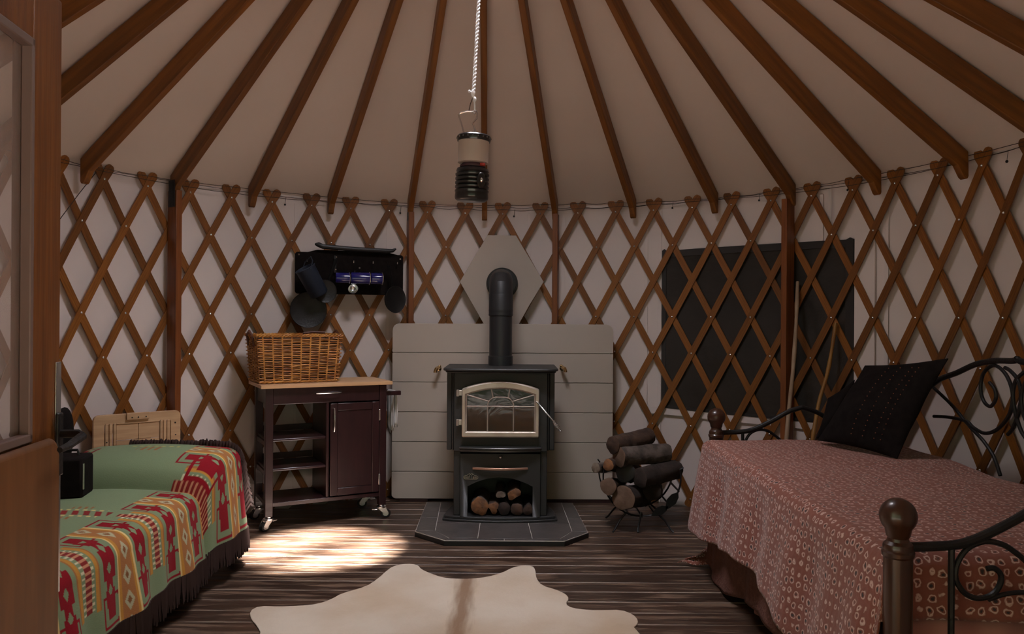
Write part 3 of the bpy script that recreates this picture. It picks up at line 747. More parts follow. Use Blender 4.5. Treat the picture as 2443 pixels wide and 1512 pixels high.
# ================================================================== LOGS
def log(p0, p1, r, mats, label, group, seed=0, shape='round', n=16, m=9, name='firewood_log', bend=0.0, rz=0):
    T = axis_frame(p0, p1) @ Matrix.Rotation(rz, 4, 'X'); L_ = (p1-p0).length; rnd = random.Random(seed)
    loc0 = (p0+p1)/2
    mb = MB(T); vs = []; fs = []
    for i in range(m+1):
        t = i/m
        for k in range(n):
            a = 2*PI*k/n
            if shape == 'round': rr2 = 1
            elif shape == 'half': rr2 = 1 if math.sin(a) > -.05 else .32/max(.32, -math.sin(a))
            else:   # wedge
                q = (a/(2*PI)) % 1; rr2 = .62 + .5*abs(math.cos(1.5*a))
            rr2 *= r*(1 + .26*noise.noise(V((math.cos(a)*1.3+seed*3.1, math.sin(a)*1.3, t*2.2+seed))) + .09*noise.noise(V((math.cos(a)*3, math.sin(a)*3+seed, t*5))))
            yo = bend*math.sin(PI*t)
            vs.append((t*L_ + (.006*noise.noise(V((a, seed, 2))) if i in (0, m) else 0), rr2*math.cos(a)+yo, rr2*math.sin(a)))
    for i in range(m):
        for k in range(n): l = (k+1) % n; fs.append((i*n+k, i*n+l, (i+1)*n+l, (i+1)*n+k))
    mb.add(vs, fs); mb.m = 1
    c0 = len(mb.v)
    for i, x in ((0, -.004), (m, L_+.004)):
        ring_ = [mb.v[i*n+k] for k in range(n)]; cc = sum(ring_, V())/n
        b_ = len(mb.v); mb.v += [q.lerp(cc, .08) + (T.to_3x3() @ V(((-1 if i == 0 else 1)*.003, 0, 0))) for q in ring_] + [cc + (T.to_3x3() @ V(((-1 if i == 0 else 1)*.004, 0, 0)))]
        for k in range(n):
            l = (k+1) % n; mb.f.append([i*n+k, i*n+l, b_+l, b_+k]); mb.mi.append(1); mb.f.append([b_+k, b_+l, b_+n]); mb.mi.append(1)
    return obj(name, mb, [M[mats[0]], M[mats[1]]], None, smooth=50, cat='firewood', label=label, group=group, origin=loc0)
G1 = 'firewood in the bay under the stove'; y0_, y1_ = 1.515, 1.80
def sp(px, py, y=1.515): return at(px, py, y-CAM.y)
def baylog(px, py, r, mats, label, seed, shape='round', rz=0, y0=1.52, dx=0, bz=None):
    p = sp(px, py, y0)
    if bz is not None: p.z = bz
    log(p, V((p.x+dx, y1_, p.z+.004)), r, mats, label, G1, seed, shape, 14, 5, rz=rz)
baylog(1145, 1204, .054, ('greybark', 'endorange'), 'largest pale orange round log at the left of the stove bay', 1, bz=ZP+.058)
baylog(1178, 1208, .036, ('bark', 'endorange'), 'yellowish split wedge standing beside the largest log in the stove bay', 2, 'wedge', .5, bz=ZP+.052)
baylog(1202, 1212, .041, ('darkbark', 'darkbark'), 'dark charred log in the bottom middle of the stove bay', 3, bz=ZP+.044)
baylog(1194, 1182, .031, ('greybark', 'endpale'), 'flat pale split log lying on the dark middle log in the stove bay', 4, 'half', 0, bz=ZP+.122)
baylog(1233, 1210, .038, ('darkbark', 'bark'), 'dark bark-covered log right of the middle in the stove bay', 5, bz=ZP+.041)
baylog(1228, 1183, .044, ('bark', 'endorange'), 'jagged rust brown split log lying topmost at the right of the stove bay', 6, 'half', -.6, bz=ZP+.125)
baylog(1260, 1208, .032, ('darkbark', 'bark'), 'small round dark log at the right end of the stove bay', 7, bz=ZP+.036)
# firewood rack
HC = V((.873, 1.55, .325)); HR = .235
fr = thing('firewood_rack', 'black iron hoop firewood holder on curled legs right of the hearth', 'firewood rack', (HC.x, HC.y, 0))
for yy in (-.12, .12):
    mb = MB(); pts = []
    for i in range(25):
        a = PI + math.radians(-12) + (PI + math.radians(24))*i/24
        pts.append(HC + V((math.cos(a)*HR, yy, math.sin(a)*HR)))
    pts.insert(0, pts[0]+V((-.012, 0, .015))); pts.append(pts[-1]+V((.02, 0, .012)))
    mb.tube(pts, .010, 6, flat=.5); obj('hoop', mb, M['iron'], fr)
mb = MB()
for deg in (200, 225, 250, 270, 290, 315, 340):
    a = math.radians(deg); p = HC+V((math.cos(a)*HR, 0, math.sin(a)*HR)); mb.tube([p+V((0, -.13, 0)), p+V((0, .13, 0))], .006, 6)
# leaf shaped side plates
obj('cross_bars', mb, M['iron'], fr)
for deg, sc3 in ((325, 1.0), (300, .9)):
    a = math.radians(deg); c_ = HC+V((math.cos(a)*(HR-.012), -.145, math.sin(a)*(HR-.012)))
    mb = MB(); leaf = [(0, -.055), (.025, -.02), (.03, .02), (.012, .06), (0, .075), (-.014, .05), (-.028, .01), (-.02, -.03)]
    mb.prism([(x*sc3, z*sc3) for x, z in leaf], -.003, .003, Matrix.Translation(c_) @ Matrix.Rotation(-(a-PI/2)*1.0+PI*.5, 4, 'Y') @ RX); obj('iron_leaf', mb, M['iron'], fr)
for px, py, yy, sx in ((1462, 1246, -.13, -1), (1518, 1261, -.13, 0), (1594, 1247, -.13, 1), (1500, 1238, .13, -1), (1590, 1232, .13, 1)):
    q = HC + V((sx*.10, yy*.8, 0)); fp = V((HC.x+sx*.17 + (-.03 if sx == 0 else 0), HC.y+yy*1.25, .006))
    mb = MB(); top = V((HC.x+sx*.06, HC.y+yy*.9, HC.z-HR+.005))
    mb.tube([top, top+V((sx*.03-.005, yy*.1, .02)), (top+fp)/2+V((sx*.02, 0, .02)), fp+V((0, 0, .012)), fp+V((sx*.012, yy*.08, .001))], .006, 6); obj('leg', mb, M['iron'], fr)
G2 = 'firewood piled in the iron rack'
def rl(px, py, d0, px1, py1, d1, r, mats, label, seed, **k): log(at(px, py, d0), at(px1, py1, d1), r, mats, label, G2, seed, **k)
rl(1462, 1062, 4.80, 1548, 1040, 5.02, .055, ('bark', 'bark'), 'brown log lying topmost on the pile in the iron rack', 11)
rl(1476, 1090, 4.78, 1588, 1078, 4.98, .060, ('greybark', 'endgrain'), 'knotty grey-barked log second from the top of the rack pile', 12)
rl(1451, 1109, 4.77, 1500, 1100, 5.05, .036, ('bark', 'endorange'), 'small log with a bright orange sawn end at the left of the rack', 13)
rl(1421, 1116, 4.80, 1475, 1112, 5.02, .030, ('greybark', 'endpale'), 'thin grey branch sticking out leftmost from the rack', 14)
rl(1527, 1140, 4.75, 1612, 1120, 4.95, .060, ('darkbark', 'darkbark'), 'dark hollow-ended log at the right side of the rack', 15)
rl(1452, 1160, 4.76, 1475, 1158, 5.06, .050, ('bark', 'endgrain'), 'log with a tan sawn end against the left hoop of the rack', 16)
rl(1492, 1126, 4.80, 1512, 1126, 5.06, .060, ('darkbark', 'black'), 'nearly black log in the middle of the rack pile', 17)
rl(1487, 1188, 4.74, 1535, 1178, 5.02, .070, ('darkbark', 'endgrain'), 'largest log with a broad round sawn face at the bottom of the rack', 18, n=20)
rl(1556, 1170, 4.80, 1560, 1166, 5.05, .056, ('darkbark', 'darkbark'), 'shadowed dark log at the lower right of the rack', 19)

# ================================================================== CART
CA = math.radians(28); CO = at(623, 921, 4.69); CO.z = 0
CT = Matrix.Translation(CO) @ Matrix.Rotation(CA, 4, 'Z')
W, DP, ZC = .815, .42, .874
ct = thing('kitchen_cart', 'dark espresso kitchen cart on casters with a pale wooden top', 'kitchen cart', CO, CA)
def cb_(a, b, name, m='espresso', bev=.003, par=None): return obj(name, MB(CT).box(a, b), M[m], par or ct, bevel=bev)
cb_((0, 0, ZC-.022), (W, DP, ZC), 'cart_top', 'beech', .002)
lx0, lx1, ly0, ly1, lw = .032, W-.030-.046, .028, DP-.03-.046, .046
for x in (lx0, lx1):
    for y in (ly0, ly1): cb_((x, y, .083), (x+lw, y+lw, ZC-.022), 'leg')
cb_((lx0+lw, ly0+.006, .752), (lx1, ly0+.024, ZC-.023), 'drawer')
cb_((lx0+.01, ly0+lw, .752), (lx0+.028, ly1, ZC-.023), 'side_apron'); cb_((lx1+lw-.028, ly0+lw, .10), (lx1+lw-.010, ly1, ZC-.023), 'side_panel')
cb_((lx0+lw, ly1+.02, .752), (lx1, ly1+.036, ZC-.023), 'back_apron')
XP = .400
cb_((XP, ly0+.012, .166), (XP+.018, ly1+.036, .752), 'partition'); cb_((XP+.018, ly1+.02, .166), (lx1, ly1+.036, .752), 'back_panel')
cb_((lx0+.008, ly0+.004, .140), (lx1+.03, ly1+.04, .165), 'bottom_shelf')
for z in (.546, .368):
    cb_((lx0+lw*.3, ly0+.012, z-.018), (XP-.0005, ly1+.03, z), 'shelf', 'espresso', .006)
    cb_((lx0+.012, ly1+.034, z), (XP-.0005, ly1+.044, z+.04), 'shelf_rail')
for z in (.53, .352): cb_((lx0+.006, ly0+lw, z-.03), (lx0+.022, ly1, z), 'side_rail')
# cabinet door with raised frame
cdr = thing('cabinet_door', None, None); cdr.parent = ct; 
dx0, dx1, dz0, dz1 = XP+.022, lx1-.003, .172, .745; dy = ly0-.004; fw = .046
mbd = MB(CT); 
for a, b in (((dx0, dy, dz0), (dx0+fw, dy+.016, dz1)), ((dx1-fw, dy, dz0), (dx1, dy+.016, dz1)), ((dx0+fw, dy, dz0), (dx1-fw, dy+.016, dz0+fw)), ((dx0+fw, dy, dz1-fw), (dx1-fw, dy+.016, dz1))): mbd.box(a, b)
bpy.data.objects.remove(cdr)
cdr = obj('cabinet_door', mbd, M['espresso'], ct, bevel=.003)
obj('door_panel', MB(CT).box((dx0+fw+.0005, dy+.006, dz0+fw+.0005), (dx1-fw-.0005, dy+.013, dz1-fw-.0005)), M['espresso'], cdr, bevel=.002)
def handle(p0, p1, parent, name='handle'):
    p0, p1 = V(p0), V(p1); o_ = V((0, -.026, 0)); mb = MB(CT)
    mb.tube([p0, p0+o_*.7, p0.lerp(p1, .12)+o_, p0.lerp(p1, .5)+o_*1.15, p0.lerp(p1, .88)+o_, p1+o_*.7, p1], .0048, 8); obj(name, mb, M['chrome'], parent)
handle((dx0+.020, dy, .575), (dx0+.020, dy, .735-.02), cdr)
drawer = [o for o in ct.children if o.name.startswith('drawer')][0]
mx_ = (lx0+lx1+lw)/2; handle((mx_-.075, ly0+.006, .812), (mx_+.075, ly0+.006, .812), drawer)
for z in (.66, .25): obj('hinge', MB(CT).box((dx1-.004, dy-.006, z-.035), (dx1+.008, dy+.004, z+.035)), M['chrome'], cdr, bevel=.002)
def caster(x, y, yaw, big=1):
    T = CT @ Matrix.Translation((x, y, 0)) @ Matrix.Rotation(yaw, 4, 'Z') @ Matrix.Diagonal((1.25, 1.35, 1, 1))
    root = obj('caster', MB(T).lathe([(.006, .060), (.024, .064), (.024, .072), (.016, .078), (.016, .083)], 14), M['chrome'], ct)
    mb = MB(T)
    for s in (-1, 1):
        mb.prism([(-.020, .066), (.022, .066), (.038, .034), (.030, .022), (.014, .024)], s*.014-.0012, s*.014+.0012, Matrix.Rotation(PI/2, 4, 'X'))
    mb.box((-.020, -.015, .060), (.024, .015, .066)); mb.box((-.046, -.012, .050), (-.018, .012, .056))
    obj('fork', mb, M['chrome'], root, bevel=.001)
    mb = MB(T); mb.lathe([(.006, -.011), (.024, -.011), (.026, -.008), (.026, .008), (.024, .011), (.006, .011)], 20, Matrix.Translation((.022, 0, .0265)) @ RX); obj('wheel', mb, M['iron'], root)
    mb = MB(T); mb.lathe([(.001, -.012), (.015, -.012), (.015, .012), (.001, .012)], 16, Matrix.Translation((.022, 0, .0265)) @ RX); obj('hub', mb, M['chrome'], root)
hl = lw/2
caster(lx0+hl, ly0+hl, math.radians(-150)); caster(lx1+hl, ly0+hl, math.radians(-20)); caster(lx0+hl, ly1+hl, math.radians(200)); caster(lx1+hl, ly1+hl, math.radians(170))
# towel rail on the right side
trl = obj('rail_bracket', MB(CT).box((lx1+lw, .048, .778), (W+.075, .072, .806)), M['espresso'], ct, bevel=.004)
obj('rail_bracket', MB(CT).box((lx1+lw, .348, .778), (W+.075, .372, .806)), M['espresso'], ct, bevel=.004)
mb = MB(CT); mb.tube([(W+.055, .06, .792), (W+.055, .36, .792)], .009, 10); obj('rail_rod', mb, M['espresso'], trl)
mb = MB(CT); vs = []; fs = []; nA, nB = 26, 14
prof = [(-.013, -.26+.25*i/6) for i in range(7)] + [(-.011, .0), (-.006, .0105), (.006, .0105), (.011, 0)] + [(.013, -.02-.21*i/6) for i in range(7)]
for j in range(nB+1):
    t = j/nB; y = .10+.13*t
    for i, (x, z) in enumerate(prof):
        wv = .008*math.sin(t*PI*5)*min(1, abs(z)*8); vs.append((W+.055+x+wv*(1 if x > 0 else .6), y, .792+z+(.012*math.sin(t*9) if z < -.2 else 0)))
np_ = len(prof)
for j in range(nB):
    for i in range(np_-1): a = j*np_+i; fs.append((a, a+1, a+np_+1, a+np_))
mb.add(vs, fs)
tw = obj('hand_towel', mb, M['white'], None, smooth=60, cat='towel', label='small white cloth hanging from the rail at the right side of the cart', origin=CT @ V((W+.055, .165, .792)))
sdm = tw.modifiers.new('thick', 'SOLIDIFY'); sdm.thickness = .002
mb = MB(CT); mb.tube([(W+.055, .30, .79), (W+.062, .30, .765), (W+.062, .30, .74)], .004, 6); mb.sphere((W+.062, .30, .728), .013, 10, 6, (1, 1, 1.2))
obj('rail_hook', mb, M['chrome'], trl)

# ================================================================== WICKER BASKET
BA = math.radians(29.5); BO = CT @ V((.012, .085, 0)); BO.z = ZC+.002
BT = Matrix.Translation(BO) @ Matrix.Rotation(BA, 4, 'Z')
bk = thing('wicker_basket', 'rectangular brown wicker basket standing on the kitchen cart', 'basket', BO, BA)
BW, BD, BH = .475, .325, .285
def bpt(s, z, off=0):
    """s: distance round the perimeter, z height"""
    f = 1 + .09*z/BH; w2, d2 = BW*f, BD*f; ox, oy = -(w2-BW)/2, -(d2-BD)/2
    w2 += 2*off; d2 += 2*off; ox -= off; oy -= off
    P = s % 1.0; Wf = BW/(2*(BW+BD)); Df = BD/(2*(BW+BD))
    if P < Wf: q = (P/Wf*w2, 0)
    elif P < Wf+Df: q = (w2, (P-Wf)/Df*d2)
    elif P < 2*Wf+Df: q = (w2-(P-Wf-Df)/Wf*w2, d2)
    else: q = (0, d2-(P-2*Wf-Df)/Df*d2)
    return V((ox+q[0], oy+q[1], z))
NS = 30; rb = random.Random(3)
mb = MB(BT); rows_ = 24
for i in range(rows_):
    z0 = .012 + (BH-.03)*i/(rows_-1); pts = []; ph = rb.random()*6
    for j in range(NS*4):
        s = j/(NS*4); o_ = .0045*math.cos(PI*NS*s + (PI if i % 2 else 0))
        zz = z0 + .0022*noise.noise(V((s*26, i*1.7, 0)))*1.6
        pts.append(bpt(s, zz, o_))
    mb.tube(pts, .0033*(.85+.35*rb.random()), 5, closed=True)
obj('weave', mb, M['wicker'], bk, kind='stuff')
mb = MB(BT)
for j in range(NS):
    s = (j+.5)/NS; mb.tube([bpt(s, 0), bpt(s, BH*.5), bpt(s, BH)], .0045, 6)
obj('stakes', mb, M['wicker'], bk, kind='stuff')
mb = MB(BT)
for q in range(3):
    pts = []
    for j in range(180):
        s = j/180; a = s*2*PI*26+q*2*PI/3; pts.append(bpt(s, BH+.004+.007*math.sin(a), .007*math.cos(a)))
    mb.tube(pts, .0046, 5, closed=True)
obj('braided_rim', mb, M['wicker'], bk)
mb = MB(BT)
for q in range(2):
    pts = [bpt(j/120, .008+.004*math.sin(j*1.3+q*PI), .006*math.cos(j*1.3+q*PI)) for j in range(120)]; mb.tube(pts, .0045, 5, closed=True)
obj('bottom_braid', mb, M['wicker'], bk)
mb = MB(BT); vs = []; fs = []
for j in range(60):
    for z in (.012, BH-.015): vs.append(bpt(j/60, z, -.010))
for j in range(60): a, b = 2*j, 2*((j+1) % 60); fs.append((a, b, b+1, a+1))
mb.add(vs, fs); obj('gap_shade_lining', mb, M['bark'], bk, smooth=60)  # dark sheet behind the weave; its colour stands in for shade in the gaps
obj('basket_bottom', MB(BT).box((.006, .006, .003), (BW-.006, BD-.006, .010)), M['wicker'], bk)
for s, xo in ((0, -.022), (1, BW+.022)):
    mb = MB(BT); ya, yb2 = BD*.22, BD*.78
    mb.tube([(xo, ya, BH-.06), (xo+(-.012 if s == 0 else .012), ya+.015, BH+.005), (xo+(-.014 if s == 0 else .014), BD/2, BH+.032), (xo+(-.012 if s == 0 else .012), yb2-.015, BH+.005), (xo, yb2, BH-.06)], .0075, 8)
    obj('handle', mb, M['wickerdark'], bk)
mb = MB(BT); mb.tube([(BW*.72, BD+.005, BH+.012), (BW*.86, BD+.012, BH+.020), (BW+.012, BD+.005, BH+.016)], .008, 8); obj('rim_binding', mb, M['wickerdark'], bk)

# ================================================================== PAN RACK ON THE WALL
A0 = at(704, 655, 5.33); A1 = at(962, 655, 5.585); A0.z = A1.z = 0
RT = axis_frame(A0, A1); RL = (A1-A0).length      # local x along wall, y into the wall
if (RT.to_3x3() @ V((0, 1, 0))).y < 0: RT = RT @ Matrix.Rotation(PI, 4, 'X')
def zat(py, d=5.45): return at(830, py, d).z
rk = thing('pan_rack', 'black rack panel hung on the lattice above the wicker basket', 'rack', A0, math.atan2((A1-A0).y, (A1-A0).x))
zt_, zb_ = zat(604), zat(702)
mb = MB(RT); mb.prism(rrect(0, zb_, RL, zt_, .02), -.018, -.002, RX); obj('back_panel', mb, M['blackcloth'], rk, bevel=.003)
mb = MB(RT); mb.tube([(RL*.17, -.03, zt_+.052), (RL*.20, -.03, zt_+.050), (RL*.24, -.03, zt_+.038), (RL*.5, -.03, zt_+.028), (RL*.84, -.03, zt_+.022), (RL*.89, -.03, zt_+.026), (RL*.92, -.03, zt_+.040)], [.006, .017, .017, .016, .016, .013, .006], 10); obj('rolled_top', mb, M['black'], rk)
mb = MB(RT); mb.prism([(RL*.10, zt_-.002), (RL*.20, zt_+.018), (RL*.85, zt_+.016), (RL*.96, zt_-.002)], -.014, -.006, RX); obj('top_flap', mb, M['blackcloth'], rk)
mb = MB(RT); mb.box((RL*.345, -.0235, zt_-.135), (RL*.365, -.0185, zt_-.02)); obj('strap', mb, M['iron'], rk)
for x in (.35, .52, .70, .10, .93):
    mb = MB(RT); mb.tube([(RL*x, -.019, zt_-.06), (RL*x, -.045, zt_-.066), (RL*x, -.048, zt_-.052)], .003, 6); obj('hook', mb, M['chrome'], rk)
for x, z in ((.03, zt_-.02), (.965, zt_-.03), (.365, zt_-.03), (.36, zt_-.115), (.58, zt_-.10)):
    mb = MB(RT); mb.sphere((RL*x, -.020, z), .006, 8, 5); obj('rivet', mb, M['nickel'], rk)
def pan(cx_, cz_, r, label, hang, name='frying_pan', tilt=0, yoff=-.03, sx=1.0, depth=.035):
    T = RT @ Matrix.Translation((cx_, yoff, cz_)) @ Matrix.Rotation(tilt, 4, 'Z') @ Matrix.Rotation(PI/2, 4, 'X')
    root = thing(name, label, 'pan', (RT @ V((cx_, yoff, cz_))))
    mb = MB(T); mb.lathe([(.001, 0), (r*.82, 0), (r*.95, .012), (r, depth), (r-.004, depth+.001), (r*.92, .014), (r*.8, .004), (.001, .004)], 32, Matrix.Diagonal((sx, 1, 1, 1))); obj('pan_body', mb, M['castiron'], root, smooth=45)
    mb = MB(T); mb.lathe([(r-.004, depth+.001), (r, depth+.003), (r+.0025, depth), (r, depth-.003)], 32, Matrix.Diagonal((sx, 1, 1, 1))); obj('rim', mb, M['iron'], root)
    mb = MB(T); hx_, hz_ = hang; mb.tube([(hx_*r*.96, hz_*r*.96, depth*.8), (hx_*(r+.05), hz_*(r+.05), depth+.008), (hx_*(r+.15), hz_*(r+.15), depth+.006)], [.008, .009, .011], 8, flat=.5); obj('handle', mb, M['castiron'], root)
def rx(px): return (at(px, 655, 5.33 + (5.585-5.33)*(px-704)/258) - A0).dot((A1-A0).normalized())
pan(rx(734), zat(740), .118, 'large black frying pan hanging lowest at the left of the rack', (.15, .98), yoff=-.028)
pan(rx(936), zat(713), .092, 'small black frying pan hanging at the right end of the rack', (-.25, .96), sx=.86, tilt=.3, yoff=-.032)
pan(rx(770), zat(697), .075, 'small black saucepan hanging behind the slate blue pot', (.3, .95), name='saucepan', yoff=-.075, depth=.055)
# slate-blue pot hanging tilted
p0 = RT @ V((rx(722), -.17, zat(646))); p1 = RT @ V((rx(757), -.14, zat(706)))
PT = axis_frame(p0, p1) @ Matrix.Rotation(PI/2, 4, 'Y')
pr = thing('camping_pot', 'slate blue pot with a wire bail hanging tilted at the left of the rack', 'pot', p0)
lp_ = (p1-p0).length
mb = MB(PT); mb.lathe([(.066, -.005), (.070, 0), (.068, .004), (.0655, .01), (.062, lp_-.012), (.052, lp_), (.001, lp_), (.001, lp_-.004), (.050, lp_-.005), (.062, .004), (.064, -.004), (.066, -.005)][::-1][:0] or [(.066, -.005), (.070, 0), (.068, .004), (.0655, .01), (.062, lp_-.012), (.052, lp_), (.001, lp_), (.001, lp_-.004), (.050, lp_-.005), (.062, .004), (.064, -.004), (.066, -.005)], 28); obj('pot_body', mb, M['slate'], pr, smooth=45)
mb = MB(PT); mb.tube([(-.002, .068, .012), (-.045, .060, -.028), (-.072, .0, -.048), (-.045, -.060, -.028), (-.002, -.068, .012)], .0035, 8); obj('bail_handle', mb, M['slate'], pr)
# blue enamel mugs lying against the panel
def mug(px0, px1, r, label, rim='white', mir=1):
    x0, x1 = rx(px0), rx(px1); L_ = x1-x0; zc = zat(664)
    T = RT @ Matrix.Translation((x0, -.024-r, zc)) @ Matrix.Rotation(PI/2, 4, 'Y')
    root = thing('enamel_mug', label, 'mug', RT @ V((x0, -.024-r, zc)), 0, 'blue enamel mugs on the rack')
    mb = MB(T); mb.lathe([(.001, .0), (r*.92, .0), (r, .006), (r, L_), (r-.003, L_), (r-.003, .008), (.001, .004)], 28); obj('mug_body', mb, M['blue'], root, smooth=45)
    mb = MB(T); mb.lathe([(r-.002, L_-.001), (r+.002, L_-.001), (r+.0025, L_+.0012), (r-.002, L_+.0018), (r-.002, L_-.001)], 28); obj('rim', mb, M['nickel'], root)
    mb = MB(T); zz = L_*.5; mb.tube([(r*.98, 0, L_*.15), (r+.022, 0, L_*.22), (r+.026, 0, L_*.5), (r+.022, 0, L_*.78), (r*.98, 0, L_*.85)], .0045, 8, T=Matrix.Rotation(PI*.6*mir, 4, 'Z')); obj('handle', mb, M['blue'], root)
mug(797, 830, .036, 'leftmost blue enamel mug lying against the black rack panel')
mug(833, 877, .041, 'middle blue enamel mug with the brightest shine on the rack')
mug(880, 907, .040, 'rightmost blue enamel mug on the rack beside the small frying pan')
# ladle
lc = RT @ V((rx(840), -.055, zat(690)))
ld = thing('ladle', 'shiny steel ladle hanging below the blue mugs', 'ladle', lc)
mb = MB(Matrix.Translation(lc) @ Matrix.Rotation(math.radians(70), 4, 'X')); mb.lathe([(.001, -.022), (.020, -.016), (.030, -.004), (.034, .008), (.032, .008), (.028, -.002), (.018, -.013), (.001, -.018)], 22); obj('bowl', mb, M['chrome'], ld, smooth=60)
mb = MB(Matrix.Translation(lc)); mb.tube([(0, .012, .03), (0, .025, .07), (.004, .03, .13)], .0035, 6, flat=.5); obj('handle', mb, M['chrome'], ld)

# ================================================================== LANTERN
LC = at(1125, 400, 3.2); LC.z = 0
LT = Matrix.Translation((LC.x, LC.y, 1.752)) @ Matrix.Rotation(math.radians(2.0), 4, 'Y')
ln = thing('camping_lantern', 'black camping lantern with frosted globe hanging from the roof rope', 'lantern', (LC.x, LC.y, 1.752))
mb = MB(LT); prof = [(.001, 0), (.058, 0), (.066, .006), (.068, .014), (.067, .028)]
for i in range(5):
    z = .032+i*.0165; prof += [(.0665, z), (.0685, z+.004), (.0685, z+.009), (.0610, z+.0125)]
prof += [(.066, .118), (.063, .128), (.048, .134), (.001, .134)]
mb.lathe(prof, 36); obj('lantern_base', mb, M['lantern'], ln, smooth=40)
mb = MB(LT); mb.lathe([(.012, 0), (.024, .002), (.026, .006), (.022, .010), (.001, .011)], 20, Matrix.Translation((.036, -.056, .075)) @ Matrix.Rotation(math.radians(33), 4, 'Z') @ Matrix.Rotation(PI/2, 4, 'X') @ Matrix.Diagonal((.75, 1.25, 1, 1)))
sw = obj('switch_bezel', mb, M['lantern'], ln)
mb = MB(LT); mb.sphere((.0395, -.064, .075), .008, 10, 6, (1, .7, 1.3)); obj('switch', mb, M['chrome'], sw)
mb = MB(LT); mb.lathe([(.052, .134), (.052, .142), (.046, .144), (.044, .150), (.050, .152), (.001, .153)], 28); obj('neck', mb, M['purple'], ln)
mb = MB(LT); mb.box((.030, -.045, .136), (.052, -.028, .148)); obj('red_tab', mb, M['red'], ln, bevel=.003)
mb = MB(LT); mb.lathe([(.055, .150), (.0615, .153), (.0625, .238), (.060, .240), (.001, .240)], 32); obj('frosted_globe', mb, M['frost'], ln)
mb = MB(LT); mb.lathe([(.060, .238), (.066, .238), (.068, .244), (.068, .258), (.064, .263), (.05, .267), (.001, .268)], 32)
for i in range(20):
    a = i*2*PI/20; mb.sphere((math.cos(a)*.0665, math.sin(a)*.0665, .2515), .0045, 6, 4)
obj('lantern_cap', mb, M['lantern'], ln)
mb = MB(LT); b0 = .262
mb.tube([(-.038, 0, b0), (-.052, 0, b0+.045), (-.066, 0, b0+.083), (-.058, 0, b0+.090), (-.03, 0, b0+.098), (-.008, 0, b0+.098), (0, -.002, b0+.090)], .0034, 8)
mb.tube([(.012, 0, b0), (.000, 0, b0+.035), (-.008, 0, b0+.052), (.008, 0, b0+.072), (.010, 0, b0+.090), (.004, 0, b0+.102), (-.006, -.002, b0+.100)], .0034, 8)
obj('wire_bail', mb, M['chrome'], ln)
rp = thing('hanging_rope', 'bright white twisted rope hanging from the roof above the lantern', 'rope', (LC.x+.005, LC.y, 2.1))
r0 = V((LC.x+.011, LC.y, 2.112)); r1 = V((LC.x+.006, LC.y, 2.19)); r2 = V((rcx+.02, -.0, rz+.02))
for q in range(2):
    mb = MB(); pts = []
    for i in range(421):
        t = i/420; c_ = r1.lerp(r2, t); a = t*2*PI*38+q*PI; pts.append(c_+V((math.cos(a), math.sin(a), 0))*.0038)
    mb.tube(pts, .0043, 5); obj('rope_strand', mb, M['rope'], rp)
mb = MB(); mb.sphere(r1+V((-.002, 0, -.004)), .011, 10, 6, (.8, .8, 1.6)); mb.sphere(r1+V((.004, 0, -.028)), .009, 10, 6, (.9, .9, 1.3)); mb.sphere(r1+V((-.017, 0, .004)), .006, 8, 5); mb.tube([r1+V((-.017, 0, .004)), r1], .002, 5); obj('knot', mb, M['rope'], rp)
mb = MB(); mb.tube([r1+V((.004, 0, -.03)), r0+V((0, 0, .02)), r0], .0035, 6); obj('loop_end', mb, M['rope'], rp)
mb = MB(); mb.tube([r1+V((-.002, .002, -.02)), r1+V((-.012, .002, -.045)), r1+V((-.018, 0, -.075))], .0018, 5); obj('thin_cord', mb, M['bark'], rp)

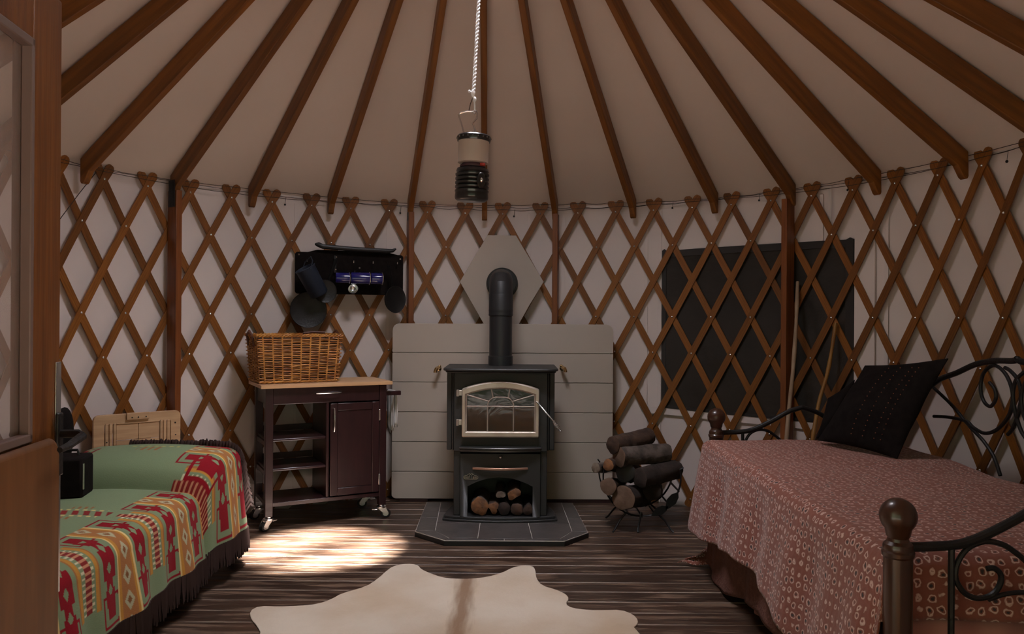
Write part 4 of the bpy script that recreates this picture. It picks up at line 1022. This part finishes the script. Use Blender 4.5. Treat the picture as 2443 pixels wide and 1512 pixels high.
# ================================================================== GREEN COUCH (left)
def blanket_color(U, Vv, S_top):
    """U along the couch (m, = world y), Vv distance across (0 at the back, crest at S_top); returns rgb array"""
    col = np.empty(U.shape+(3,)); col[:] = (.19, .245, .135)
    green = np.array((.19, .245, .135)); red = np.array((.23, .003, .010)); gold = np.array((.47, .22, .035)); brown = np.array((.22, .09, .03)); cream = np.array((.56, .52, .33)); dkred = np.array((.20, .016, .014))
    P = .50; u = (U+.48+P/2) % P - P/2      # 0 at the golden band centre
    s = Vv - S_top                          # negative on top, positive on the hanging front
    def put(mask, c): col[mask] = c
    # golden centre band
    front = (s > -.16)
    ab = np.abs(u)
    # stepped red cross on each side of the band
    for off, h0, h1 in ((.115, -.02, .17),):
        d = np.abs(ab-off)
        cz = .06
        big = (np.maximum(d/.040, np.abs(s-cz)/.15) < 1) & (((d/.040) < .55) | (np.abs(s-cz) < .055) | ((np.abs(s-cz) > .09) & (d/.040 < .8)))
        put(big, red)
        tri = (np.abs(((s*13+.5) % 1)-.5) + d/.05 < .30) & big; put(tri, green*1.05)
        # outline squares at both ends
        for c0 in (-.105, .225):
            q = np.maximum(np.abs(s-c0)/.055, np.abs(ab-.112)/.055)
            put((q < 1) & (q > .84) & ((ab > .10) | (np.abs(s-c0) > .04)), red); put((q < .50), red)
    put(front & (ab < .058), gold); put(front & (ab < .036), brown*1.6)
    z1 = front & (ab < .034)
    put(z1 & ((np.abs(((s*11) % 1)-.5)+ab/.06) < .42), cream*.75); put(z1 & ((np.abs(((s*11) % 1)-.5)+ab/.06) < .18), brown)
    put(front & (ab > .050) & (ab < .058), np.array((.66, .47, .20)))
    # gold outer bands
    g = front & (ab > .178) & (ab < .205) & (s > -.10) & (s < .20); put(g, gold)
    put(g & (ab < .188), brown*1.5)
    # ladder at the half period
    h = np.abs(ab-.25); put((h < .021) & (s > -.13) & (s < .19), dkred); put((h < .019) & (s > -.13) & (s < .19) & (((s*42) % 1) < .38), np.array((.50, .22, .12)))
    put((h > .021) & (h < .038) & (s > -.10) & (s < .19) & (((s*50) % 1) < .38), cream)
    # comb motif lying on the top
    for yc in (-.23, -.73):
        du = U-yc; t = s+.31
        put((np.abs(t) < .15) & (np.abs(du) < .032) & ((((t*22)+du*9) % 1) < .55), dkred*1.1)
        put((np.abs(t) < .12) & (np.abs(np.abs(du)-.045) < .010) & (((t*30+du*9) % 1) < .5), np.array((.50, .42, .16)))
        put((np.abs(t) < .04) & (np.abs(du) > .062) & (np.abs(du) < .10) & (((t*38+du*9) % 1) < .45), brown*1.3)
    # faded figures on the pillow hump
    pz = (U > .30)
    t = s+.34
    put(pz & (np.abs(t) < .12) & (np.abs(U-.56) < .012) & (((t*28) % 1) < .55), np.array((.42, .38, .12)))
    put(pz & (np.abs(t) < .055) & (U > .47) & (U < .54) & (((t*30) % 1) < .45), brown*1.3)
    q = np.maximum(np.abs(s+.66)/.07, np.abs(U-.46)/.08); put((q < 1) & (q > .85), red*.8); put(q < .5, dkred)
    q = np.maximum(np.abs(s+.01)/.08, np.abs(U-.36)/.07); put((q < 1) & (q > .82), red); put(q < .55, red)
    # dark brown border at the far left
    put((s < -.60) & (U < .33), brown*.8)
    return col
YC0, YC1 = -1.20, .86
cch = thing('daybed', 'low daybed under a green patterned blanket along the left wall', 'daybed', (-1.7, -.3, 0))
# hidden frame and mattress
mb = MB(); mb.box((-1.98, YC0+.03, .06), (-1.40, YC1-.18, .40)); obj('couch_body', mb, M['fringe'], cch, bevel=.03)
nu, nv = 520, 300
us = np.linspace(YC0, YC1, nu); vsn = np.linspace(0, 1, nv)
XB, XF, ZS = -1.99, -1.325, .487; TOP = XF-.07-XB; RC = .075; HANG = .235
TOTAL = TOP + RC*PI/2 + HANG
Uq, Vq = np.meshgrid(us, vsn*TOTAL, indexing='ij')
X = np.empty_like(Uq); Z = np.empty_like(Uq)
a_ = np.clip((Vq-TOP)/RC, 0, PI/2); hang = np.clip(Vq-TOP-RC*PI/2, 0, None)
X = XB + np.minimum(Vq, TOP) + RC*np.sin(a_) + hang*.10 + .0*Uq
Z = ZS - RC*(1-np.cos(a_)) - hang
wave = .012*np.sin(Uq*13+.5)+.008*np.sin(Uq*29+1)
X += wave*np.clip(hang/.2, 0, 1)
# gentle crown and pillow hump at the far end
Z += .015*np.sin(np.clip((Vq/TOP), 0, 1)*PI)
pb = np.clip(1-np.abs((Uq-.56)/.285)**2.6, 0, 1)**.55
crease = np.exp(-((Uq-.262)/.03)**2)
Z += (.135*pb - .028*crease)*np.clip(1.15-hang/.22, .15, 1)
X += .030*pb*np.clip((Vq-TOP*.6)/.3, 0, 1) - .020*crease*np.clip((Vq-TOP*.6)/.3, 0, 1)
# far end: round the corner and drop
e_ = np.clip((Uq-.72)/(.86-.72), 0, 1)
Z -= .26*e_**1.6; X -= .10*e_**1.5*np.clip((Vq-TOP*.5)/.4, 0, 1)
Yv = Uq - .04*e_**2
# the blanket does not cover the back left beside the bag
Zmin = .035
Z = np.maximum(Z, Zmin)
# lift of hem along near part
verts = np.stack([X, Yv, Z], -1).reshape(-1, 3)
idx = np.arange(nu*nv).reshape(nu, nv)
faces = np.stack([idx[:-1, :-1], idx[:-1, 1:], idx[1:, 1:], idx[1:, :-1]], -1).reshape(-1, 4)
me = bpy.data.meshes.new('patterned_blanket'); me.from_pydata(verts.tolist(), [], faces.tolist())
cc = blanket_color(Uq, Vq, TOP+RC*.7).reshape(-1, 3)
ca = me.color_attributes.new('pattern', 'FLOAT_COLOR', 'POINT'); ca.data.foreach_set('color', np.concatenate([cc, np.ones((len(cc), 1))], 1).ravel())
me.materials.append(M['green']); me.polygons.foreach_set('use_smooth', [True]*len(me.polygons))
bo = bpy.data.objects.new('patterned_blanket', me); C.objects.link(bo)
tag(bo, 'sage green blanket with red crosses and golden bands draped over the daybed', 'blanket')
sdm = bo.modifiers.new('thick', 'SOLIDIFY'); sdm.thickness = .006; sdm.offset = -1
# fringe along the hem and the far end
mb = MB(); rf = random.Random(9)
def tassel(p, l, d=V((0, 0, -1))):
    q = V((rf.uniform(-.01, .01), rf.uniform(-.01, .01), 0)); mb.tube([p+V((0, 0, .01)), p+d*l*.5+q*.5, p+d*l+q], [.006, .0075, .003], 4)
A = np.stack([X, Yv, Z], -1)
for i in range(0, nu, 3):
    p = V(A[i, -1]); tassel(p, min(.105, max(.03, p.z-.02)))
    p = V(A[i, -2]); tassel(p, min(.10, max(.03, p.z-.02)))
for j in range(0, nv, 3):
    p = V(A[-1, j]); tassel(p, min(.12, max(.03, p.z-.02)), V((0, .35, -.9)))
fo = obj('fringe', mb, M['fringe'], bo, kind='stuff')
# brown ruffle standing up along the pillow's far edge
mb = MB(); vs = []; fs = []; nn = 170; i0 = int((.66-YC0)/(YC1-YC0)*nu)
for k2 in range(nn):
    j = int(40+(nv-60)*k2/(nn-1)); p = V(A[i0, j]); up = .018+.014*noise.noise(V((k2*.6, 0, 0)))+ (.01 if k2 > nn*.45 else 0)
    w3 = .008*math.sin(k2*1.9)
    dirx = .022*max(0, (k2/nn-.72))/.28
    vs += [p+V((0, .0, -.012)), p+V((dirx, .02+w3, up)), p+V((dirx*1.4, .055+w3, up-.03))]
for k2 in range(nn-1):
    a = k2*3; fs += [(a, a+1, a+4, a+3), (a+1, a+2, a+5, a+4)]
mb.add(vs, fs); ro_ = obj('ruffle', mb, M['fringe'], bo); sdm = ro_.modifiers.new('thick', 'SOLIDIFY'); sdm.thickness = .004
# black bag and round dark cushion at the back of the daybed
bgp = at(172, 1190, 3.40); 
bgr = thing('black_case', 'boxy black case on the green blanket beside the open door', 'case', (bgp.x, bgp.y, .50))
T = Matrix.Translation((bgp.x-.05, bgp.y+.03, .497)) @ Matrix.Rotation(math.radians(12), 4, 'Z')
obj('case_body', MB(T).box((-.095, -.06, 0), (.088, .10, .175)), M['blackcloth'], bgr, bevel=.012)
obj('silver_trim', MB(T).box((.0885, -.055, .04), (.0925, -.045, .15)), M['chrome'], bgr)
mb = MB(T); mb.tube([(-.05, .02, .174), (-.045, .02, .198), (.045, .02, .198), (.05, .02, .174)], .006, 6); obj('handle', mb, M['iron'], bgr)
RCC = at(140, 1040, 3.62); RCC.z = .675
mb = MB(Matrix.Translation(RCC) @ Matrix.Rotation(math.radians(8), 4, 'Y')); mb.lathe([(.001, -.03), (.085, -.026), (.105, -.01), (.105, .01), (.085, .026), (.001, .03)], 28, Matrix.Diagonal((.9, 1.15, 1, 1)), ) if 0 else mb.sphere((0, 0, 0), .105, 22, 14, (.40, .85, 1.80))
mb.box((-.03, -.06, -.36), (.03, .06, -.06)) if 0 else None
obj('round_cushion', mb, M['blackcloth'], None, cat='cushion', label='dark rounded cushion standing behind the black case', origin=RCC)
# tray table leaning on the wall
t0p = at(221, 1040, 4.30); t1p = at(429, 1040, 4.60); t0p.z = t1p.z = 0
TT = axis_frame(t0p, t1p); TL = (t1p-t0p).length
tr = thing('folding_tray_table', 'pale bamboo folding tray table standing upright behind the daybed', 'tray table', t0p, math.atan2((t1p-t0p).y, (t1p-t0p).x))
ztp = .738
mb = MB(TT); o1 = rrect(0, .30, TL, ztp, .03); i1 = rrect(.055, .345, TL-.055, ztp-.055, .006); mb.ring(o1, i1, -.012, .012, RX); obj('outer_frame', mb, M['bamboo'], tr, bevel=.003)
for x, wd in ((.058, .018), (.080, .016), (.100, .014), (TL-.114, .016), (TL-.095, .016), (TL-.076, .017)):
    mb = MB(TT); mb.box((x, -.016, .31), (x+wd, .004, ztp-.048)); obj('rail', mb, M['bamboo'], tr, bevel=.004)
hw_ = (TL-.114-.118)/2; xs_ = .1165
for x in (xs_, xs_+hw_+.002):
    for zz in (ztp-.145, ztp-.235, ztp-.33):
        mb = MB(TT); mb.box((x, -.008, zz), (x+hw_-.001, .002, zz+.0875)); obj('panel_board', mb, M['bamboo'], tr, bevel=.0015)
mb = MB(TT); mb.box((xs_, -.013, ztp-.057), (TL-.116, .0, ztp-.048)); obj('top_ledge', mb, M['bamboo'], tr, bevel=.002)
mb = MB(TT); mb.box((TL*.36, -.026, ztp-.035), (TL*.62, -.0125, ztp+.004)); lb = obj('latch_block', mb, M['bamboo'], tr, bevel=.003)
for x in (.42, .49, .58):
    mb = MB(TT); mb.lathe([(.004, 0), (.004, .002), (.0005, .0025)], 8, Matrix.Translation((TL*x, -.0262, ztp-.022)) @ RX); obj('screw', mb, M['iron'], lb)
for x, z in ((.066, ztp-.15), (TL-.03, ztp-.07), (TL-.028, ztp-.14)):
    mb = MB(TT); mb.lathe([(.004, 0), (.004, .002), (.0005, .0025)], 8, Matrix.Translation((x, -.0165 if x < .1 else -.0125, z)) @ RX); obj('screw', mb, M['iron'], tr)
for x in (.02, TL-.045):
    mb = MB(TT); mb.box((x, -.01, 0), (x+.025, .012, .31)); obj('leg', mb, M['bamboo'], tr, bevel=.003)

# ================================================================== COWHIDE
hp_ = [(383, 605), (430, 580), (520, 583), (620, 580), (700, 572), (760, 553), (820, 520), (930, 490), (985, 455), (1040, 405), (1070, 391), (1100, 384), (1150, 382), (1178, 390), (1192, 408), (1230, 425), (1290, 447), (1350, 453), (1430, 452), (1500, 445), (1570, 425), (1625, 398), (1670, 390), (1715, 393), (1729, 410), (1732, 450), (1760, 485), (1830, 505), (1872, 525), (1887, 545), (1870, 572), (1900, 590), (1980, 600), (2050, 600), (2130, 598), (2190, 620), (2213, 650), (2205, 670), (2187, 682)]
pts2 = [fl(400+x/1.97, 1150+y/1.97, .006) for x, y in hp_]
pts2 = [(p.x, p.y) for p in pts2]
pts2 += [(.66, -.34), (.62, -.60), (.66, -.85), (.86, -1.05), (.92, -1.22), (.80, -1.32), (.52, -1.20), (.25, -1.30), (.02, -1.42), (-.08, -1.62), (-.22, -1.62), (-.30, -1.42), (-.55, -1.28), (-.85, -1.22), (-1.08, -1.30), (-1.16, -1.20), (-1.02, -1.02), (-.90, -.80), (-.88, -.55), (-.92, -.30)]
pts2 += [(fl(400+x/1.97, 1150+y/1.97, .006).x, fl(400+x/1.97, 1150+y/1.97, .006).y) for x, y in ((440, 713), (420, 672), (394, 645))]
# round the outline a little (Chaikin)
def chaikin(p):
    o_ = []
    for i in range(len(p)):
        a, b = V(p[i]), V(p[(i+1) % len(p)]); o_ += [tuple(a.lerp(b, .25)), tuple(a.lerp(b, .75))]
    return o_
pts2 = chaikin(pts2)
cxh = fl(1090, 1480).x
mb = MB(); mb.prism(pts2, .0008, .006)
obj('cowhide_rug', mb, M['hide'], None, bevel=.002, cat='rug', label='cream cowhide rug with a brown spine stripe on the floorboards', origin=(cxh+.012, 0, 0))

# ================================================================== DAYBED ON THE RIGHT
FPt = V((1.16, .81, 0)); NPt = V((1.10, -1.28, 0)); BX = 2.06
db = thing('iron_daybed', 'wood and black iron daybed with scrolled sides along the right wall', 'daybed', (1.6, -.25, 0))
def bpost(p, ztop, name='bed_post'):
    T = Matrix.Translation(p)
    mb = MB(T); z = ztop
    prof = [(.030, 0), (.033, .02), (.036, .05), (.036, z-.155), (.040, z-.150), (.041, z-.140), (.037, z-.135), (.038, z-.128), (.036, z-.120), (.028, z-.112), (.026, z-.104), (.030, z-.098)]
    rr3 = .047; cz = z-rr3
    for i in range(3, 13):
        a = PI*i/12; prof.append((max(.0005, rr3*math.sin(a)), cz-rr3*math.cos(a)))
    mb.lathe(prof, 24); obj(name, mb, M['posttwood'], db, smooth=30)
ZPO = .815
bpost(FPt, ZPO); bpost(NPt, ZPO); bpost(V((BX, .80, 0)), ZPO); bpost(V((1.98, -1.30, 0)), ZPO)
PW_ = 2.06-1.16
def smooth_pts(p, n=6):
    P_ = [V(q) for q in p]; out = []
    for i in range(len(P_)-1):
        p0 = P_[max(i-1, 0)]; p1 = P_[i]; p2 = P_[i+1]; p3 = P_[min(i+2, len(P_)-1)]
        for k2 in range(n):
            t = k2/n; out.append(.5*((2*p1)+(-p0+p2)*t+(2*p0-5*p1+4*p2-p3)*t*t+(-p0+3*p1-3*p2+p3)*t**3))
    out.append(P_[-1]); return out
# near arm drawn in its own plane: x from the post, z height
def nz_(px, py): p = at(px, py, NPt.y-CAM.y); return (p.x-NPt.x, p.z)
def c5(x, y): return nz_(2000+x/3.67, 1100+y/3.67)
rail = [(0.02, .686), (.08, .688), (.16, .695), (.22, .715), (.30, .755), (.38, .80), (.45, .822)]
scroll = [c5(*q) for q in ((1290, 935), (1350, 930), (1405, 975), (1410, 1050), (1360, 1140), (1280, 1185), (1180, 1190), (1080, 1130), (1020, 1010), (1040, 880), (1130, 755), (1280, 698), (1430, 725), (1560, 810), (1650, 890))]
low = [c5(*q) for q in ((1300, 1205), (1450, 1155), (1626, 1140), (1750, 1180))]
def armpanel(P0, P1):
    d = (P1-P0); Lp = d.length; d.normalize()
    def g3(x, z): return P0 + d*x + V((0, 0, z))
    for mir in (0, 1):
        f = (lambda x: Lp-x) if mir else (lambda x: x)
        mb = MB(); mb.tube(smooth_pts([g3(f(x*Lp/.90), z) for x, z in rail]), .0125, 10); obj('top_rail', mb, M['iron'], db)
        mb = MB(); x_, z_ = c5(985, 780); mb.tube([g3(f(x_), .69), g3(f(x_), .10)], .0085, 8); obj('upright', mb, M['iron'], db)
        mb = MB(); mb.tube(smooth_pts([g3(f(x), z) for x, z in scroll]), .0075, 8); obj('scroll', mb, M['iron'], db)
        mb = MB(); mb.tube(smooth_pts([g3(f(x), z) for x, z in low]), .0065, 8); obj('scroll', mb, M['iron'], db)
    mb = MB(); mb.tube([g3(.02, .34), g3(Lp-.02, .34)], .011, 8); mb.tube([g3(.02, .10), g3(Lp-.02, .10)], .011, 8); obj('lower_rail', mb, M['iron'], db)
armpanel(NPt, V((1.98, -1.30, 0))); armpanel(FPt, V((BX, .80, 0)))
# back panel in the plane x = BX
def c1(x, y): p = onx(1900+x/4.45, 840+y/4.45, BX); return p
back = [V((BX, .78, .70)), V((BX, .70, .72)), V((BX, .58, .80)), V((BX, .46, .92)), c1(1500, 300), c1(1700, 220), c1(1900, 130), c1(2100, 92), c1(2300, 92), V((BX, -.26, 1.135))]
scr = [c1(*q) for q in ((2050, 320), (2110, 400), (2115, 500), (2060, 575), (1990, 520), (1955, 380), (1990, 220), (2100, 140), (2220, 230), (2290, 400), (2290, 560), (2240, 700), (2130, 820), (2000, 860), (1880, 800), (1800, 730), (1620, 690), (1460, 680))]
scr2 = [c1(*q) for q in ((1460, 380), (1640, 550), (1800, 740), (1900, 850), (2000, 960), (2100, 1120), (2165, 1310))]
scr3 = [c1(*q) for q in ((2480, 190), (2415, 215), (2330, 300), (2300, 450), (2320, 620), (2380, 820), (2440, 920))]
for mir in (0, 1):
    f = (lambda p: V((p.x, -.52-p.y, p.z))) if mir else (lambda p: p)
    for pts, r_, nm in ((back, .0125, 'top_rail'), (scr, .0075, 'scroll'), (scr2, .0075, 'scroll'), (scr3, .0075, 'scroll')):
        if mir: pts = [V((p.x - .08*max(0, (-(-.52-p.y)-.9)), -.52-p.y, p.z)) for p in pts]
        mb = MB(); mb.tube(smooth_pts(pts), r_, 10); obj(nm, mb, M['iron'], db)
mb = MB(); mb.tube([(BX, .79, .40), (2.0, -1.29, .40)], .012, 8); obj('lower_rail', mb, M['iron'], db)
mb = MB(); mb.box((1.14, -1.22, .30), (2.0, .72, .62)); obj('mattress', mb, M['skirt'], db, bevel=.04)
# pleated skirt
mb = MB(); path = [V((2.0, -1.245, 0)), V((1.15, -1.235, 0)), V((1.13, .745, 0)), V((2.0, .76, 0))]; vs = []; fs = []; pts = []
for a, b in zip(path[:-1], path[1:]):
    n = int((b-a).length/.012)
    for i in range(n): pts.append(a.lerp(b, i/n))
for i, p in enumerate(pts):
    for j, z in enumerate((.50, .35, .2, .03)):
        q = p.copy(); amp = .012*(.4+j*.3); out = V((-1, 0, 0)) if 1.12 < p.x < 1.16 else V((0, -1 if p.y < 0 else 1, 0))
        q += out*amp*math.sin(i*.55); q.z = z; vs.append(q)
for i in range(len(pts)-1):
    for j in range(3): a = i*4+j; fs.append((a, a+1, a+5, a+4))
mb.add(vs, fs); so_ = obj('bed_skirt', mb, M['skirt'], db, smooth=60); sdm = so_.modifiers.new('thick', 'SOLIDIFY'); sdm.thickness = .002
# bedspread: top, front drape, near drape
def cloth(name, mats, x0, x1, y0, y1, ztop, hangx, hangy, rad, hemf, n=150, m=130, sag=.01, out=.1, seed=0, farhang=.10):
    """grid cloth: s along y, q from the back edge over the crest down the front"""
    top = x1-x0-rad; tot = top + rad*PI/2 + hangx
    vs = []; uv = []; fs = []
    Ly = y1-y0-2*rad; toty = hangy + rad*PI/2 + Ly + rad*PI/2 + farhang
    def prof(t, L0, L1):      # distance t -> (pos, drop); L0 hang at start, L1 at end
        if t < L0: return 0 - .0, rad + (L0-t), -1, (L0-t)
        t -= L0
        if t < rad*PI/2: a = PI/2-t/rad; return rad*(1-math.sin(a)), rad*(1-math.cos(a)), 0, 0
        t -= rad*PI/2
        if t < Ly: return rad+t, 0, 0, 0
        t -= Ly
        if t < rad*PI/2: a = t/rad; return rad+Ly+rad*math.sin(a), rad*(1-math.cos(a)), 0, 0
        t -= rad*PI/2; return 2*rad+Ly, rad+t, 1, t
    for i in range(n+1):
        ty = toty*i/n; yp, dropy, sy, hy = prof(ty, hangy, farhang)
        for j in range(m+1):
            h2 = hemf(yp/(y1-y0)); tq = (tot-hangx+h2)*j/m
            if tq < top: xx, dropx, hx_ = tq, 0, 0
            elif tq < top+rad*PI/2: a = (tq-top)/rad; xx, dropx, hx_ = top+rad*math.sin(a), rad*(1-math.cos(a)), 0
            else: hx_ = tq-top-rad*PI/2; xx, dropx = top+rad, rad+hx_
            fold = .014*math.sin(yp*11+seed)+.008*math.sin(yp*23+seed*2)
            X_ = x1 - 0 - xx; Y_ = y0+yp
            Zd = max(dropx, dropy) if (dropx and dropy) else dropx+dropy
            Z_ = ztop - Zd + sag*noise.noise(V((X_*3+seed, Y_*3, 0)))*(1 if Zd < rad else .2)
            if hx_: X_ -= out*hx_ + fold*min(1, hx_/.15)
            if hy: Y_ += sy*(.06*hy + .010*math.sin(X_*14)*min(1, hy/.08))
            vs.append((X_, Y_, max(Z_, .012))); uv.append((tq, ty))
    for i in range(n):
        for j in range(m): a = i*(m+1)+j; fs.append((a, a+1, a+m+2, a+m+1))
    mb = MB(); mb.add(vs, fs, uv=uv); o = obj(name, mb, mats, None, smooth=180, origin=((x0+x1)/2, (y0+y1)/2, ztop))
    sdm = o.modifiers.new('thick', 'SOLIDIFY'); sdm.thickness = .006; return o
o = cloth('bedspread', M['spread'], 1.075, 2.03, -1.255, .775, .660, .40, .12, .055, lambda t: .385+.05*math.sin(t*7+1.0)-.03*t, out=.17)
tag(o, 'rust red bedspread with small pale printed motifs over the iron daybed', 'bedspread')
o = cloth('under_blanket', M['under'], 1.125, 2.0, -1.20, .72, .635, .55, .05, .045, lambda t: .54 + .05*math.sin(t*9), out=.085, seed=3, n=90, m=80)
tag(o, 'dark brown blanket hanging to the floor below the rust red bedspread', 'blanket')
# loose corner of patterned cloth on the floor
mb = MB(); a0, a1, a2, a3 = fl(1616, 1342, .012), fl(1700, 1350, .012), fl(1722, 1290, .05), fl(1668, 1322, .06)
vs = []; fs = []; uv = []; n = 14
for i in range(n+1):
    for j in range(n+1):
        s, t = i/n, j/n; p = (a0.lerp(a1, s)).lerp(a3.lerp(a2, s), t); p.z += .018*math.sin(s*PI)*math.sin(t*PI)+.006*math.sin(s*9+t*4); p.z = max(p.z, .006); vs.append(p); uv.append((s*.25, t*.2))
for i in range(n):
    for j in range(n): a = i*(n+1)+j; fs.append((a, a+1, a+n+2, a+n+1))
mb.add(vs, fs, uv=uv); o = obj('trailing_corner', mb, M['spread'], bpy.data.objects['under_blanket']); sdm = o.modifiers.new('t', 'SOLIDIFY'); sdm.thickness = .004
# cushions
def cushion(name, P1, P2, P3, P4, th, m, label, flange=True):
    """P1,P2 bottom edge, P3 (over P2), P4 (over P1)"""
    nrm = (P2-P1).cross(P4-P1).normalized(); n = 22; vs = []; fs = []
    for s_ in (1, -1):
        for i in range(n+1):
            for j in range(n+1):
                u_, v_ = i/n, j/n; p = P1.lerp(P2, u_).lerp(P4.lerp(P3, u_), v_)
                b_ = (math.sin(PI*u_)*math.sin(PI*v_))**.55
                pin = 1 - .05*(math.sin(PI*u_)*(abs(2*v_-1)**4)+math.sin(PI*v_)*(abs(2*u_-1)**4))
                c_ = (P1+P2+P3+P4)/4; p = c_+(p-c_)*pin
                p = p + nrm*s_*(th*b_*(1+.25*noise.noise(V((u_*4, v_*4, s_)))) + .002); vs.append(p)
    S2 = (n+1)**2
    for i in range(n):
        for j in range(n): a = i*(n+1)+j; fs += [(a, a+1, a+n+2, a+n+1), (S2+a, S2+a+n+1, S2+a+n+2, S2+a+1)]
    def brd(a, b): fs.append((a, b, S2+b, S2+a))
    for i in range(n): brd(i*(n+1), (i+1)*(n+1)); brd(i*(n+1)+n, (i+1)*(n+1)+n); brd(i, i+1); brd(n*(n+1)+i, n*(n+1)+i+1)
    mb = MB(); mb.add(vs, fs)
    return obj(name, mb, m, None, smooth=60, cat='cushion', label=label, origin=(P1+P2)/2), nrm
c1_, nr = cushion('cushion', at(1950, 1050, 4.0), at(2140, 1094, 3.52), at(2262, 855, 3.50), at(2064, 872, 4.0), .062, M['blackcloth'], 'large black cushion with stitched dotted lines leaning on the daybed corner')
# dotted stitch lines on it
Pq = [at(1950, 1050, 4.0), at(2140, 1094, 3.52), at(2262, 855, 3.50), at(2064, 872, 4.0)]
if (CAM-Pq[0]).dot(nr) < 0: nr = -nr
mb = MB()
for u_ in (.46, .60, .73, .80):
    for k2 in range(16):
        v_ = .12+.76*k2/15; p = Pq[0].lerp(Pq[1], u_).lerp(Pq[3].lerp(Pq[2], u_), v_)
        b_ = (math.sin(PI*u_)*math.sin(PI*v_))**.55; p = p+nr*(.062*b_*1.05+.006); mb.sphere(p, .0028, 6, 4)
M['stitch'] = mat('stitch', (.22, .07, .03), .7)
obj('stitching', mb, M['stitch'], c1_, kind='stuff')
cushion('cushion', at(1948, 1046, 4.08), at(2010, 1052, 4.02), at(2040, 905, 4.06), at(1975, 950, 4.10), .05, M['blackcloth'], 'second dark cushion tucked behind the left edge of the big black cushion')
cushion('cushion', V((1.70, -.88, .665)), V((1.95, -.72, .665)), V((1.99, -.80, .98)), V((1.76, -.97, .98)), .07, M['blackcloth'], 'dark cushion cut off by the right edge of the picture')

# ================================================================== WALKING STICKS, CORDS
def stick(pts, r, m, label, name='walking_stick'):
    P_ = smooth_pts([at(*q) for q in pts]); mb = MB(); n = len(P_)
    rs = [r*(.85+.3*abs(noise.noise(V((i*.35, r*100, 0)))))*(1-.25*i/n) for i in range(n)]
    mb.tube(P_, rs[::-1], 9); obj(name, mb, M[m], None, smooth=60, cat='stick', label=label, origin=P_[-1])
b1 = fl(1880, 1290)   # feet of the sticks behind the daybed
stick([(1903, 672, 4.93), (1900, 760, 4.86), (1893, 870, 4.80), (1884, 960, 4.74), (1877, 1040, 4.68), (1871, 1120, 4.62), (1866, 1200, 4.56), (1862, 1285, 4.52)], .0155, 'stick_pale', 'pale greyish walking stick leaning beside the thick post at the dark window')
stick([(1994, 770, 4.72), (1985, 830, 4.70), (1974, 890, 4.68), (1955, 955, 4.66), (1945, 1010, 4.63), (1938, 1060, 4.60), (1932, 1150, 4.56), (1928, 1284, 4.53)], .0145, 'stick_gold', 'crooked golden brown walking stick leaning at the dark window')
cpts = [at(640, 68, 4.35), at(520, 165, 4.4), at(430, 243, 4.45), at(340, 312, 4.45), at(252, 376, 4.42)]
mb = MB(); mb.tube(smooth_pts(cpts), .0025, 5); 
wr_ = thing('ceiling_cord', 'thin dark cord running from a left roof rafter down to the lattice', 'cord', cpts[-1])
obj('upper_run', mb, M['cord'], wr_)
mb = MB(); mb.tube([at(252, 376, 4.42), at(238, 400, 4.42), at(190, 460, 4.22), at(130, 540, 4.02)], .0022, 5); obj('lower_run', mb, M['cord'], wr_)
mb = MB(); c_ = at(252, 380, 4.42); mb.sphere(c_, .009, 8, 5); mb.tube([c_, c_+V((.004, 0, .035))], .003, 5); obj('cord_clip', mb, M['brass'], wr_)
# little lacing pegs hanging under the roof edge
for i, (px, py) in enumerate(((680, 488), (955, 508), (1226, 516), (1604, 496), (1811, 478), (2022, 453), (2402, 385))):
    a, b = (px-1221.5)/FPX, 0
    # find the wall point on this bearing
    best = min((abs(((pol(R-.02, t_, 2.0)-CAM).x/(pol(R-.02, t_, 2.0)-CAM).y) - a), t_) for t_ in np.linspace(-1.5, 1.55, 1200))[1]
    d_ = (pol(R+.012, best, 2)-CAM).y; p = at(px, py, d_)
    mb = MB(); mb.sphere(p, .007, 8, 5); mb.tube([p, p+V((.006, 0, .05))], .0012, 4)
    desc = ['between the second and third rafters from the left post', 'beside the post left of the stove', 'right of the lantern above the beige hexagon', 'above the left part of the dark window', 'left of the thick post above the dark window', 'above the right part of the dark window', 'at the far right end of the wall'][i]
    obj('lacing_peg', mb, M['iron'], None, cat='peg', label='tiny dark peg ' + desc, group='lacing pegs under the roof edge', origin=p)
